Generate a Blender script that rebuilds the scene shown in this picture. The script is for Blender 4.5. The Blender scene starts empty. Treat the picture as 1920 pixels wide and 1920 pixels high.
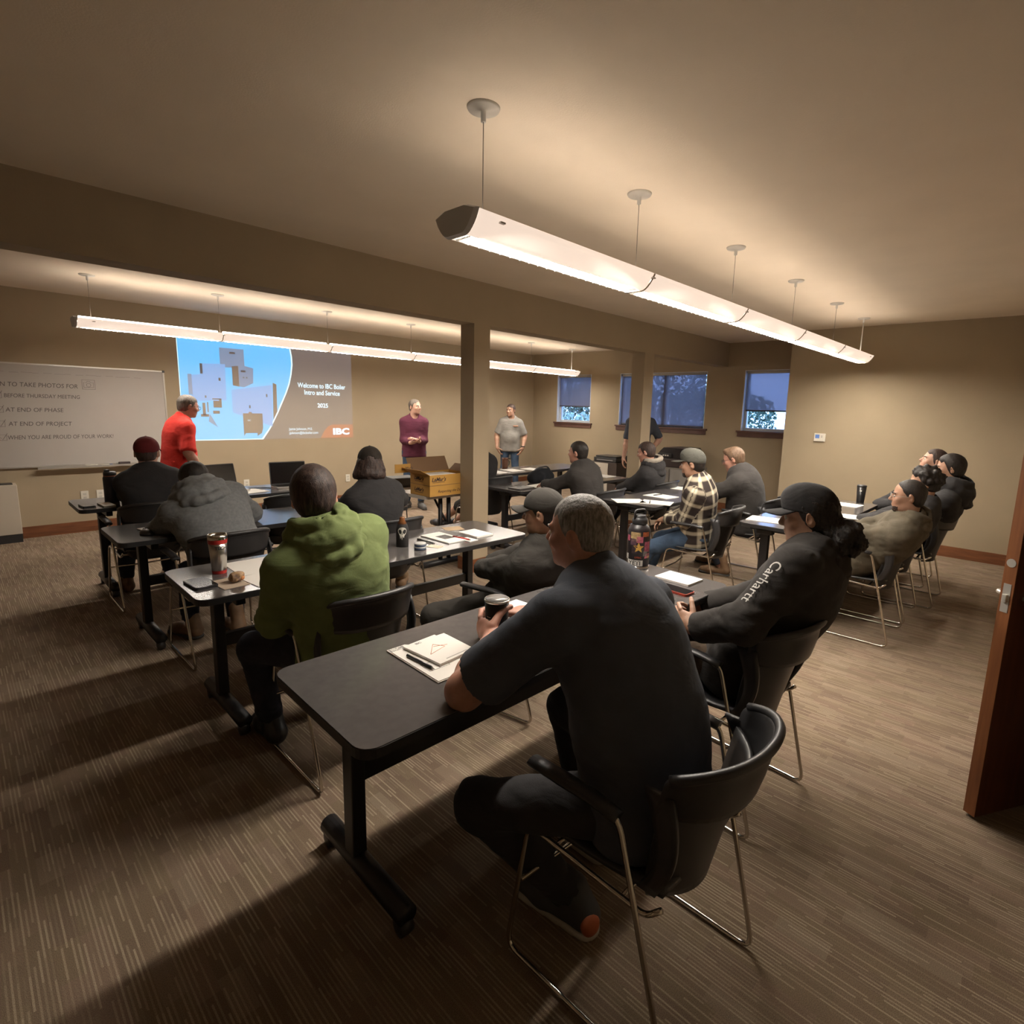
import bpy, bmesh, math, random
import numpy as np
from mathutils import Vector, Matrix

random.seed(7)
RNG = np.random.default_rng(11)
S = bpy.context.scene
COL = S.collection

# ------------------------------------------------------------------ camera
F_PX, CX, CY = 1026.13, 1010.16, 934.29
CAM_H = 1.5664
YAW, PITCH, ROLL = 0.8254, -0.1626, 0.0279
_fw = Vector((math.sin(YAW)*math.cos(PITCH), math.cos(YAW)*math.cos(PITCH), math.sin(PITCH)))
_rt0 = Vector((math.cos(YAW), -math.sin(YAW), 0))
_up0 = _rt0.cross(_fw)
_rt = _rt0*math.cos(ROLL) + _up0*math.sin(ROLL)
_up = -_rt0*math.sin(ROLL) + _up0*math.cos(ROLL)
cam_d = bpy.data.cameras.new('camera')
cam_d.sensor_width = 36.0
cam_d.lens = F_PX/1920*36
cam_d.shift_x = (960-CX)/1920
cam_d.shift_y = (CY-960)/1920
cam_d.clip_start = 0.02
cam_d.clip_end = 200
cam = bpy.data.objects.new('camera', cam_d)
COL.objects.link(cam)
cam.matrix_world = Matrix(((_rt.x, _up.x, -_fw.x, 0), (_rt.y, _up.y, -_fw.y, 0), (_rt.z, _up.z, -_fw.z, CAM_H), (0, 0, 0, 1)))
S.camera = cam

# ------------------------------------------------------------------ world, exposure
S.view_settings.view_transform = 'Standard'
S.view_settings.look = 'None'
S.view_settings.gamma = 1.0
S.view_settings.use_curve_mapping = False
S.view_settings.exposure = 1.98
W = bpy.data.worlds.new('evening_sky')
S.world = W
W.use_nodes = True
_bg = W.node_tree.nodes['Background']
_bg.inputs[0].default_value = (0.25, 0.45, 0.95, 1)
_bg.inputs[1].default_value = 1.9
S.cycles.max_bounces = 7
S.cycles.adaptive_threshold = 0.02
S.cycles.diffuse_bounces = 5
S.cycles.glossy_bounces = 3
S.cycles.transparent_max_bounces = 12
S.cycles.use_denoising = True
S.cycles.sample_clamp_indirect = 6.0
# lamp strengths (used in the pendant builders further down)
LOUVER_E, PANEL_E, UPLIGHT_E = 46.0, 0.21, 1.75
LAMP_COL = (1.0, 0.91, 0.79)
SLIDE_E = 0.30

# ------------------------------------------------------------------ materials
MATS = {}
def mat(name, col=(0.8, 0.8, 0.8), rough=0.6, metal=0.0, spec=0.5, var=0.0, vscale=8.0, bump=0.0, bscale=60.0,
        emit=None, estr=0.0, col2=None, sheen=0.0, stretch=None, coat=0.0, alpha=1.0, trans=0.0):
    if name in MATS:
        return MATS[name]
    m = bpy.data.materials.new(name)
    m.use_nodes = True
    nt = m.node_tree
    b = nt.nodes['Principled BSDF']
    b.inputs['Base Color'].default_value = (*col, 1)
    b.inputs['Roughness'].default_value = rough
    b.inputs['Metallic'].default_value = metal
    b.inputs['Specular IOR Level'].default_value = spec
    if sheen: b.inputs['Sheen Weight'].default_value = sheen
    if coat: b.inputs['Coat Weight'].default_value = coat
    if alpha < 1: b.inputs['Alpha'].default_value = alpha
    if trans: b.inputs['Transmission Weight'].default_value = trans
    if emit:
        b.inputs['Emission Color'].default_value = (*emit, 1)
        b.inputs['Emission Strength'].default_value = estr
    if var or bump or col2:
        tc = nt.nodes.new('ShaderNodeTexCoord')
        src = tc.outputs['Object']
        if stretch:
            mp = nt.nodes.new('ShaderNodeMapping')
            mp.inputs['Scale'].default_value = stretch
            nt.links.new(src, mp.inputs[0]); src = mp.outputs[0]
        if var or col2:
            n = nt.nodes.new('ShaderNodeTexNoise')
            n.inputs['Scale'].default_value = vscale
            n.inputs['Detail'].default_value = 4
            nt.links.new(src, n.inputs['Vector'])
            mx = nt.nodes.new('ShaderNodeMix'); mx.data_type = 'RGBA'
            c2 = col2 or tuple(c*(1-var) for c in col)
            mx.inputs['A'].default_value = (*col, 1); mx.inputs['B'].default_value = (*c2, 1)
            rp = nt.nodes.new('ShaderNodeMapRange')
            rp.inputs['From Min'].default_value = 0.35; rp.inputs['From Max'].default_value = 0.65
            nt.links.new(n.outputs['Fac'], rp.inputs['Value'])
            nt.links.new(rp.outputs[0], mx.inputs['Factor'])
            nt.links.new(mx.outputs['Result'], b.inputs['Base Color'])
        if bump:
            n2 = nt.nodes.new('ShaderNodeTexNoise')
            n2.inputs['Scale'].default_value = bscale
            n2.inputs['Detail'].default_value = 3
            nt.links.new(src, n2.inputs['Vector'])
            bp = nt.nodes.new('ShaderNodeBump')
            bp.inputs['Strength'].default_value = bump
            bp.inputs['Distance'].default_value = 0.01
            nt.links.new(n2.outputs['Fac'], bp.inputs['Height'])
            nt.links.new(bp.outputs[0], b.inputs['Normal'])
    MATS[name] = m
    return m

def srgb(r, g, b):
    f = lambda c: (c/12.92 if c <= 0.04045 else ((c+0.055)/1.055)**2.4)
    return (f(r/255), f(g/255), f(b/255))

# ------------------------------------------------------------------ object helpers
def tag(o, label=None, cat=None, group=None, kind=None):
    if label: o['label'] = label
    if cat: o['category'] = cat
    if group: o['group'] = group
    if kind: o['kind'] = kind
    return o

def empty(name, loc=(0, 0, 0), rz=0.0, label=None, cat=None, group=None):
    o = bpy.data.objects.new(name, None)
    o.empty_display_size = 0.1
    COL.objects.link(o)
    o.location = loc
    o.rotation_euler = (0, 0, rz)
    return tag(o, label, cat, group)

def link_mesh(name, me, material=None, parent=None, smooth=False):
    if material is not None:
        me.materials.append(material)
    if smooth:
        me.polygons.foreach_set('use_smooth', np.ones(len(me.polygons), dtype=bool))
    o = bpy.data.objects.new(name, me)
    COL.objects.link(o)
    if parent is not None:
        o.parent = parent
    return o

def bm_obj(name, bm, material=None, parent=None, smooth=False):
    me = bpy.data.meshes.new(name)
    bmesh.ops.recalc_face_normals(bm, faces=bm.faces[:])
    bm.to_mesh(me); bm.free()
    return link_mesh(name, me, material, parent, smooth)

def copy_tree(o, parent=None):
    c = o.copy()
    COL.objects.link(c)
    c.parent = parent
    for ch in list(o.children):
        copy_tree(ch, c)
    return c

def bx(bm, x0, x1, y0, y1, z0, z1, bev=0.0, M=None):
    vs = [bm.verts.new((x, y, z)) for z in (z0, z1) for y in (y0, y1) for x in (x0, x1)]
    fs = [bm.faces.new([vs[i] for i in q]) for q in ((0, 2, 3, 1), (4, 5, 7, 6), (0, 1, 5, 4), (2, 6, 7, 3), (0, 4, 6, 2), (1, 3, 7, 5))]
    if bev:
        es = list({e for f in fs for e in f.edges})
        r = bmesh.ops.bevel(bm, geom=es, offset=bev, segments=2, affect='EDGES', profile=0.6)
        vs = list({v for v in vs if v.is_valid} | {v for f in r['faces'] for v in f.verts})
    if M is not None:
        bmesh.ops.transform(bm, matrix=M, verts=[v for v in vs if v.is_valid])
    return vs

def box(name, x0, x1, y0, y1, z0, z1, material, parent=None, bev=0.0):
    bm = bmesh.new()
    bx(bm, x0, x1, y0, y1, z0, z1, bev)
    return bm_obj(name, bm, material, parent)

def prism(bm, pts, z0, z1, M=None):
    """extrude a polygon in XY between z0 and z1"""
    a = [bm.verts.new((p[0], p[1], z0)) for p in pts]
    b = [bm.verts.new((p[0], p[1], z1)) for p in pts]
    n = len(pts)
    bm.faces.new(a[::-1]); bm.faces.new(b)
    for i in range(n):
        bm.faces.new((a[i], a[(i+1) % n], b[(i+1) % n], b[i]))
    if M is not None:
        bmesh.ops.transform(bm, matrix=M, verts=a+b)

def rrect(x0, x1, y0, y1, r, n=5):
    out = []
    for cx, cy, a0 in ((x1-r, y1-r, 0), (x0+r, y1-r, 90), (x0+r, y0+r, 180), (x1-r, y0+r, 270)):
        for i in range(n+1):
            a = math.radians(a0+90*i/n)
            out.append((cx+r*math.cos(a), cy+r*math.sin(a)))
    return out

def lathe(bm, prof, n=24, M=None, cap=True):
    """prof: list of (r, z)"""
    rings = []
    new = []
    for r, z in prof:
        ring = [bm.verts.new((r*math.cos(2*math.pi*i/n), r*math.sin(2*math.pi*i/n), z)) for i in range(n)]
        rings.append(ring); new += ring
    for a, b in zip(rings[:-1], rings[1:]):
        for i in range(n):
            bm.faces.new((a[i], a[(i+1) % n], b[(i+1) % n], b[i]))
    if cap:
        bm.faces.new(rings[0][::-1]); bm.faces.new(rings[-1])
    if M is not None:
        bmesh.ops.transform(bm, matrix=M, verts=new)

def fillet(pts, r, n=5):
    pts = [Vector(p) for p in pts]
    out = [pts[0]]
    for i in range(1, len(pts)-1):
        a, b, c = pts[i-1], pts[i], pts[i+1]
        d1, d2 = (a-b), (c-b)
        rr = min(r, d1.length*0.45, d2.length*0.45)
        p1, p2 = b+d1.normalized()*rr, b+d2.normalized()*rr
        for k in range(n+1):
            t = k/n
            out.append(p1*(1-t)**2+b*2*t*(1-t)+p2*t*t)
    out.append(pts[-1])
    return out

def tube(bm, pts, r, n=8, cap=True, r2=None):
    pts = [Vector(p) for p in pts]
    m = len(pts)
    tang = []
    for i in range(m):
        a = pts[max(i-1, 0)]; b = pts[min(i+1, m-1)]
        tang.append((b-a).normalized())
    ref = Vector((0, 0, 1)) if abs(tang[0].z) < 0.9 else Vector((1, 0, 0))
    u = tang[0].cross(ref).normalized()
    rings = []
    for i in range(m):
        t = tang[i]
        u = (u - t*u.dot(t))
        u = u.normalized() if u.length > 1e-6 else t.orthogonal().normalized()
        v = t.cross(u)
        rad = r if r2 is None else r+(r2-r)*i/max(m-1, 1)
        rings.append([bm.verts.new(pts[i]+(u*math.cos(2*math.pi*k/n)+v*math.sin(2*math.pi*k/n))*rad) for k in range(n)])
    for a, b in zip(rings[:-1], rings[1:]):
        for k in range(n):
            bm.faces.new((a[k], a[(k+1) % n], b[(k+1) % n], b[k]))
    if cap:
        bm.faces.new(rings[0][::-1]); bm.faces.new(rings[-1])

def tube_obj(name, pts, r, material, parent=None, n=8, fr=0.0, r2=None):
    bm = bmesh.new()
    tube(bm, fillet(pts, fr) if fr else pts, r, n, r2=r2)
    return bm_obj(name, bm, material, parent, True)

def sheet(bm, fn, nu, nv, th):
    """closed curved sheet; fn(u,v) u,v in 0..1 -> Vector; offset along normals by th"""
    P = [[Vector(fn(i/nu, j/nv)) for j in range(nv+1)] for i in range(nu+1)]
    N = []
    for i in range(nu+1):
        row = []
        for j in range(nv+1):
            du = P[min(i+1, nu)][j]-P[max(i-1, 0)][j]
            dv = P[i][min(j+1, nv)]-P[i][max(j-1, 0)]
            row.append(du.cross(dv).normalized())
        N.append(row)
    A = [[bm.verts.new(P[i][j]+N[i][j]*th/2) for j in range(nv+1)] for i in range(nu+1)]
    B = [[bm.verts.new(P[i][j]-N[i][j]*th/2) for j in range(nv+1)] for i in range(nu+1)]
    for i in range(nu):
        for j in range(nv):
            bm.faces.new((A[i][j], A[i+1][j], A[i+1][j+1], A[i][j+1]))
            bm.faces.new((B[i][j], B[i][j+1], B[i+1][j+1], B[i+1][j]))
    for i in range(nu):
        bm.faces.new((A[i][0], B[i][0], B[i+1][0], A[i+1][0]))
        bm.faces.new((A[i][nv], A[i+1][nv], B[i+1][nv], B[i][nv]))
    for j in range(nv):
        bm.faces.new((A[0][j], A[0][j+1], B[0][j+1], B[0][j]))
        bm.faces.new((A[nu][j], B[nu][j], B[nu][j+1], A[nu][j+1]))

def text_mesh(txt, size, extrude=0.0004, align='LEFT', shear=0.0, spacing=1.0, bold=0.0):
    cu = bpy.data.curves.new('lettering', 'FONT')
    cu.body = txt; cu.size = size; cu.extrude = extrude; cu.align_x = align; cu.shear = shear
    cu.space_character = spacing; cu.offset = bold; cu.resolution_u = 3
    o = bpy.data.objects.new('lettering', cu)
    COL.objects.link(o)
    dg = bpy.context.evaluated_depsgraph_get()
    me = bpy.data.meshes.new_from_object(o.evaluated_get(dg))
    bpy.data.objects.remove(o); bpy.data.curves.remove(cu)
    return me

def text_obj(name, txt, size, material, M, parent=None, fit=None, **k):
    me = text_mesh(txt, size, **k)
    me.materials.clear()
    if fit:
        xs = [v.co.x for v in me.vertices]
        me.transform(Matrix.Scale(fit/(max(xs)-min(xs)), 4, (1, 0, 0)))
    me.transform(M)
    return link_mesh(name, me, material, parent)

def Rm(o, xdir, ydir):
    """matrix with origin o, local x along xdir, local y along ydir"""
    x = Vector(xdir).normalized(); y = Vector(ydir).normalized(); z = x.cross(y)
    return Matrix(((x.x, y.x, z.x, o[0]), (x.y, y.y, z.y, o[1]), (x.z, y.z, z.z, o[2]), (0, 0, 0, 1)))
# ================================================================== ROOM
CEIL = 2.664
YF, XR, XQ = 8.12, 7.766, 8.55          # front wall, thermostat wall, window wall
XL, YB = -1.4, -0.45                     # left wall, back wall
Y_JOG = 2.664
BEAM_Y0, BEAM_Y1, BEAM_Z = 3.884, 4.075, 2.30

def wall_paint(name, col):
    return mat(name, col, rough=0.85, spec=0.25, var=0.05, vscale=2.2, bump=0.08, bscale=140)
M_WALL = wall_paint('wall_paint_beige', (0.355, 0.282, 0.190))
M_CEIL = wall_paint('ceiling_paint', (0.82, 0.72, 0.595))
M_TRIM = mat('stained_wood_trim', (0.20, 0.075, 0.03), rough=0.45, col2=(0.13, 0.045, 0.018), vscale=5, stretch=(1, 1, 12), bump=0.03, bscale=40)
M_SILL = mat('brown_sill_wood', (0.115, 0.055, 0.042), rough=0.5, var=0.25, vscale=6)
M_BLACKP = mat('black_plastic', (0.026, 0.025, 0.026), rough=0.42, bump=0.03, bscale=400)
M_CHROME = mat('chrome_rod', (0.62, 0.58, 0.52), rough=0.16, metal=1.0)
M_WHITEP = mat('white_plastic', (0.62, 0.58, 0.50), rough=0.45)
M_PAPER = mat('white_paper', (0.72, 0.69, 0.64), rough=0.8, spec=0.2)
M_INK = mat('black_ink', (0.02, 0.02, 0.02), rough=0.6)

def carpet_material():
    m = bpy.data.materials.new('striped_carpet')
    m.use_nodes = True
    nt = m.node_tree; N = nt.nodes; L = nt.links
    b = N['Principled BSDF']
    b.inputs['Roughness'].default_value = 0.95
    b.inputs['Specular IOR Level'].default_value = 0.1
    tc = N.new('ShaderNodeTexCoord')
    sp = N.new('ShaderNodeSeparateXYZ'); L.new(tc.outputs['Object'], sp.inputs[0])
    def math_(op, a, b2=None, c=None):
        n = N.new('ShaderNodeMath'); n.operation = op
        for i, v in enumerate((a, b2, c)):
            if v is None: continue
            if isinstance(v, (int, float)): n.inputs[i].default_value = v
            else: L.new(v, n.inputs[i])
        return n.outputs[0]
    def white(x, y, w=0.0):
        cb = N.new('ShaderNodeCombineXYZ'); L.new(x, cb.inputs[0]); L.new(y, cb.inputs[1]); cb.inputs[2].default_value = w
        n = N.new('ShaderNodeTexWhiteNoise'); n.noise_dimensions = '3D'; L.new(cb.outputs[0], n.inputs['Vector'])
        return n.outputs['Value'], n.outputs['Color']
    X, Y = sp.outputs[0], sp.outputs[1]
    # blocks: 48 mm wide columns broken every ~0.19 m along the stripe with a random start
    bxi = math_('FLOOR', math_('DIVIDE', X, 0.059))
    off, _ = white(bxi, bxi, 3.0)
    byi = math_('FLOOR', math_('ADD', math_('DIVIDE', Y, 0.15), math_('MULTIPLY', off, 5.0)))
    bval, _ = white(bxi, byi, 1.0)
    # fine yarn stripes: 7 mm, each broken into dashes
    sx = math_('DIVIDE', X, 0.0118)
    sxi = math_('FLOOR', sx)
    off2, _ = white(sxi, sxi, 5.0)
    syi = math_('FLOOR', math_('ADD', math_('DIVIDE', Y, 0.125), math_('MULTIPLY', off2, 7.0)))
    sval, _ = white(sxi, syi, 2.0)
    line = N.new('ShaderNodeMapRange'); line.interpolation_type = 'SMOOTHSTEP'
    L.new(math_('PINGPONG', math_('FRACT', sx), 0.5), line.inputs['Value'])
    line.inputs['From Min'].default_value = 0.22; line.inputs['From Max'].default_value = 0.36
    r1 = N.new('ShaderNodeValToRGB'); L.new(bval, r1.inputs[0])
    e = r1.color_ramp.elements
    e[0].color = (0.185, 0.131, 0.094, 1); e[1].color = (0.239, 0.182, 0.131, 1)
    e2 = r1.color_ramp.elements.new(0.45); e2.color = (0.206, 0.153, 0.102, 1)
    e3 = r1.color_ramp.elements.new(0.75); e3.color = (0.220, 0.153, 0.111, 1)
    r2 = N.new('ShaderNodeValToRGB'); L.new(sval, r2.inputs[0])
    r2.color_ramp.elements[0].position = 0.25; r2.color_ramp.elements[0].color = (0, 0, 0, 1)
    r2.color_ramp.elements[1].position = 0.95; r2.color_ramp.elements[1].color = (1, 1, 1, 1)
    mx = N.new('ShaderNodeMix'); mx.data_type = 'RGBA'
    mx.inputs['B'].default_value = (0.42, 0.345, 0.250, 1)
    f = math_('MULTIPLY', math_('MULTIPLY', r2.outputs[0], line.outputs[0]), 0.70)
    L.new(f, mx.inputs['Factor']); L.new(r1.outputs[0], mx.inputs['A'])
    nz = N.new('ShaderNodeTexNoise'); nz.inputs['Scale'].default_value = 420; L.new(tc.outputs['Object'], nz.inputs['Vector'])
    mp = N.new('ShaderNodeMapRange'); L.new(nz.outputs['Fac'], mp.inputs['Value'])
    mp.inputs['From Min'].default_value = 0.3; mp.inputs['From Max'].default_value = 0.7; mp.inputs['To Min'].default_value = 0.65; mp.inputs['To Max'].default_value = 1.25
    mu = N.new('ShaderNodeMix'); mu.data_type = 'RGBA'; mu.blend_type = 'MULTIPLY'; mu.inputs['Factor'].default_value = 1
    L.new(mx.outputs['Result'], mu.inputs['A'])
    cbv = N.new('ShaderNodeCombineColor'); [L.new(mp.outputs[0], cbv.inputs[i]) for i in range(3)]
    L.new(cbv.outputs[0], mu.inputs['B'])
    L.new(mu.outputs['Result'], b.inputs['Base Color'])
    bp = N.new('ShaderNodeBump'); bp.inputs['Strength'].default_value = 0.5; bp.inputs['Distance'].default_value = 0.004
    L.new(math_('ADD', math_('MULTIPLY', nz.outputs['Fac'], 0.7), math_('MULTIPLY', sval, 0.5)), bp.inputs['Height'])
    L.new(bp.outputs[0], b.inputs['Normal'])
    MATS['striped_carpet'] = m
    return m

def struct(o):
    o['kind'] = 'structure'
    return o

struct(box('floor', XL-0.2, XQ+0.2, -2.2, YF+0.2, -0.12, 0, carpet_material()))
struct(box('ceiling', XL-0.2, XQ+0.2, -2.2, YF+0.2, CEIL, CEIL+0.12, M_CEIL))
struct(box('wall_front', XL-0.2, XQ+0.2, YF, YF+0.2, 0, CEIL, M_WALL))
struct(box('wall_left', XL-0.2, XL, -2.2, YF, 0, CEIL, M_WALL))
struct(box('wall_right', XR, XQ+0.2, -2.2, Y_JOG, 0, CEIL, M_WALL))
# back wall with the doorway the camera stands beside
bm = bmesh.new()
bx(bm, XL, 2.44, YB-0.14, YB, 0, CEIL); bx(bm, 3.46, XR, YB-0.14, YB, 0, CEIL); bx(bm, 2.44, 3.46, YB-0.14, YB, 2.10, CEIL)
struct(bm_obj('wall_back', bm, M_WALL))
struct(box('wall_corridor', XL, XR, -2.2, -2.1, 0, CEIL, M_WALL))

# window wall with three openings
WINS = [(6.60, 7.46), (4.22, 5.93), (2.71, 3.60)]
WZ0, WZ1 = 1.31, 2.24
bm = bmesh.new()
bx(bm, XQ, XQ+0.2, Y_JOG, YF, 0, WZ0); bx(bm, XQ, XQ+0.2, Y_JOG, YF, WZ1, CEIL)
ys = [Y_JOG, 2.71, 3.60, 4.22, 5.93, 6.60, 7.46, YF]
for a, b_ in ((0, 1), (2, 3), (4, 5), (6, 7)):
    bx(bm, XQ, XQ+0.2, ys[a], ys[b_], WZ0, WZ1)
struct(bm_obj('wall_window', bm, M_WALL))

M_VINYL = mat('white_vinyl', (0.55, 0.58, 0.62), rough=0.4)
def glass_mat():
    m = bpy.data.materials.new('window_glass'); m.use_nodes = True
    nt = m.node_tree; nt.nodes.clear()
    o = nt.nodes.new('ShaderNodeOutputMaterial'); t = nt.nodes.new('ShaderNodeBsdfTransparent'); g = nt.nodes.new('ShaderNodeBsdfGlossy')
    g.inputs['Roughness'].default_value = 0.02
    fr = nt.nodes.new('ShaderNodeFresnel'); fr.inputs[0].default_value = 1.45
    mx = nt.nodes.new('ShaderNodeMixShader'); nt.links.new(fr.outputs[0], mx.inputs[0]); nt.links.new(t.outputs[0], mx.inputs[1]); nt.links.new(g.outputs[0], mx.inputs[2])
    nt.links.new(mx.outputs[0], o.inputs[0]); return m
def shade_mat():
    m = bpy.data.materials.new('solar_shade_mesh'); m.use_nodes = True
    nt = m.node_tree; nt.nodes.clear()
    o = nt.nodes.new('ShaderNodeOutputMaterial'); t = nt.nodes.new('ShaderNodeBsdfTransparent'); d = nt.nodes.new('ShaderNodeBsdfDiffuse')
    t.inputs[0].default_value = (1, 0.92, 0.95, 1)
    d.inputs[0].default_value = (0.15, 0.14, 0.145, 1)
    tc = nt.nodes.new('ShaderNodeTexCoord'); w = nt.nodes.new('ShaderNodeTexNoise'); w.inputs['Scale'].default_value = 300
    nt.links.new(tc.outputs['Object'], w.inputs['Vector'])
    mp = nt.nodes.new('ShaderNodeMapRange'); nt.links.new(w.outputs['Fac'], mp.inputs[0]); mp.inputs['To Min'].default_value = 0.74; mp.inputs['To Max'].default_value = 0.80
    tl = nt.nodes.new('ShaderNodeBsdfTranslucent'); tl.inputs[0].default_value = (0.55, 0.52, 0.55, 1)
    m2 = nt.nodes.new('ShaderNodeMixShader'); m2.inputs[0].default_value = 0.36; nt.links.new(d.outputs[0], m2.inputs[1]); nt.links.new(tl.outputs[0], m2.inputs[2])
    mx = nt.nodes.new('ShaderNodeMixShader'); nt.links.new(mp.outputs[0], mx.inputs[0]); nt.links.new(t.outputs[0], mx.inputs[1]); nt.links.new(m2.outputs[0], mx.inputs[2])
    nt.links.new(mx.outputs[0], o.inputs[0]); return m
M_GLASS, M_SHADE = glass_mat(), shade_mat()

def window(n, y0, y1, mullion=None):
    w = empty('window_%d' % n, (XQ, (y0+y1)/2, WZ0)); w['kind'] = 'structure'
    o = lambda name, a: None
    fx0, fx1, ft = 0.09, 0.15, 0.045
    hy = (y1-y0)/2; H = WZ1-WZ0
    bm = bmesh.new()
    bx(bm, fx0, fx1, -hy, -hy+ft, 0, H); bx(bm, fx0, fx1, hy-ft, hy, 0, H)
    bx(bm, fx0, fx1, -hy+ft, hy-ft, 0, ft); bx(bm, fx0, fx1, -hy+ft, hy-ft, H-ft, H)
    bm_obj('window_frame', bm, M_VINYL, w)
    for nm, a in (('jamb', (0.0, fx0, -hy, -hy+0.012, 0, H)), ('jamb', (0.0, fx0, hy-0.012, hy, 0, H)), ('head_jamb', (0.0, fx0, -hy+0.012, hy-0.012, H-0.012, H))):
        box(nm, *a, M_VINYL, w)
    cells = [(-hy+ft, hy-ft)]
    if mullion is not None:
        box('mullion', fx0, fx1, mullion-0.035, mullion+0.035, ft, H-ft, M_VINYL, w)
        cells = [(-hy+ft, mullion-0.035), (mullion+0.035, hy-ft)]
    for a, b_ in cells:
        box('pane', 0.115, 0.121, a, b_, ft, H-ft, M_GLASS, w)
    bm = bmesh.new()
    bx(bm, -0.035, 0.09, -hy-0.06, hy+0.06, -0.028, 0.0, 0.004)
    sill = bm_obj('window_sill', bm, M_SILL, w)
    box('sill_apron', -0.018, -0.0005, -hy-0.04, hy+0.04, -0.095, -0.028, M_SILL, sill)
    return w
wins = [window(1, *WINS[0]), window(2, *WINS[1], mullion=-0.05), window(3, *WINS[2])]

def roller_shade(y0, y1, drop, label):
    H = WZ1-WZ0
    t = empty('roller_shade', (XQ+0.045, (y0+y1)/2, WZ1), 0, label, 'shade', 'roller shades in the windows')
    hy = (y1-y0)/2-0.026
    tube_obj('roller', [(0, -hy, -0.03), (0, hy, -0.03)], 0.022, mat('shade_tube', (0.5, 0.47, 0.42), rough=0.5), t, 10)
    box('shade_fabric', 0.0, 0.0012, -hy+0.015, hy-0.015, -H*drop, -0.03, M_SHADE, t)
    box('hem_bar', -0.006, 0.008, -hy+0.015, hy-0.015, -H*drop-0.022, -H*drop, mat('dark_hem', (0.06, 0.05, 0.05), rough=0.6), t, 0.003)
    return t
roller_shade(*WINS[0], 0.645, 'dark grey mesh roller shade half down in the leftmost small window')
roller_shade(*WINS[1], 0.965, 'wide grey mesh roller shade pulled fully down over the double window')
roller_shade(*WINS[2], 0.65, 'grey mesh roller shade glowing blue in the window beside the corner')
tube_obj('crank_handle', [(0.07, -0.24, 0.055), (0.05, -0.22, 0.14), (0.05, -0.18, 0.16)], 0.008, M_VINYL, wins[0], 6, 0.02)

# beam and the two columns under it
box_beam = struct(box('beam', XL, XQ, BEAM_Y0, BEAM_Y1, BEAM_Z, CEIL, M_WALL))
box_beam.name = 'trim_beam'
def column(x0, x1, n):
    c = struct(box('column', x0, x1, BEAM_Y0+0.0015, BEAM_Y1-0.0015, 0, BEAM_Z, M_WALL))
    t = 0.014
    bm = bmesh.new()
    for a in ((x0-t, x1+t, BEAM_Y0-t, BEAM_Y0), (x0-t, x1+t, BEAM_Y1, BEAM_Y1+t), (x0-t, x0, BEAM_Y0, BEAM_Y1), (x1, x1+t, BEAM_Y0, BEAM_Y1)):
        bx(bm, *a, 0, 0.125)
    bm_obj('column_base', bm, M_TRIM, c)
    return c
column(3.30, 3.49, 1)
column(6.12, 6.34, 2)

# baseboards
struct(box('baseboard_front', 0.46, XQ, YF-0.016, YF, 0, 0.125, M_TRIM))
struct(box('baseboard_right', XR-0.016, XR, YB, Y_JOG, 0, 0.125, M_TRIM))
struct(box('baseboard_window', XQ-0.016, XQ, Y_JOG, YF-0.016, 0, 0.125, M_TRIM))
struct(box('baseboard_jog', XR, XQ-0.016, Y_JOG, Y_JOG+0.016, 0, 0.125, M_TRIM))

# open door at the right edge, hinged on the back wall
hinge = Vector((3.42, -0.42)); free = Vector((2.637, 0.044))
dv = (free-hinge); dl = dv.length
ang = math.atan2(dv.y, dv.x)
D = empty('door_1', (hinge.x, hinge.y, 0), ang); D['kind'] = 'structure'
M_DSTEEL = mat('door_steel', (0.58, 0.55, 0.50), rough=0.42, metal=0.5)
M_DOOR = mat('stained_wood_door', (0.115, 0.036, 0.016), rough=0.4, col2=(0.075, 0.022, 0.010), vscale=3, stretch=(14, 14, 1), coat=0.2)
M_DEDGE = mat('door_edge_wood', (0.27, 0.10, 0.035), rough=0.45, col2=(0.20, 0.07, 0.025), vscale=4, stretch=(14, 14, 1))
box('door_leaf', 0, dl-0.002, -0.022, 0.022, 0.012, 2.08, M_DOOR, D, 0.001)
box('edge_band', dl-0.002, dl, -0.0215, 0.0215, 0.012, 2.08, M_DEDGE, D)
box('latch_plate', dl, dl+0.0015, -0.013, 0.013, 0.86, 0.97, M_DSTEEL, D)
bm = bmesh.new(); bx(bm, dl, dl+0.012, -0.008, 0.008, 0.90, 0.93, 0.003); bm_obj('latch', bm, M_DSTEEL, D)
bm = bmesh.new(); lathe(bm, [(0.016, 0), (0.016, 0.002)], 16, Rm((dl, 0, 1.05), (0, 1, 0), (0, 0, 1))); bm_obj('deadbolt_plate', bm, M_DSTEEL, D)
for sgn in (-1, 1):
    y = sgn*0.022
    h = empty('lever', (0, 0, 0)); h.parent = D
    bm = bmesh.new(); lathe(bm, [(0.028, 0), (0.026, 0.010)], 18, Rm((dl-0.06, y, 0.915), (1, 0, 0), (0, 0, sgn)) ); bm_obj('rosette', bm, M_DSTEEL, h, True)
    tube_obj('lever_handle', [(dl-0.06, y, 0.915), (dl-0.06, y+sgn*0.05, 0.915), (dl-0.17, y+sgn*0.055, 0.912)], 0.009, M_DSTEEL, h, 8, 0.02)
bm = bmesh.new(); lathe(bm, [(0.022, 0), (0.020, 0.02), (0.012, 0.024)], 18, Rm((dl-0.06, -0.022, 1.05), (1, 0, 0), (0, 0, -1))); bm_obj('lock_knob', bm, M_DSTEEL, D, True)
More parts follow.
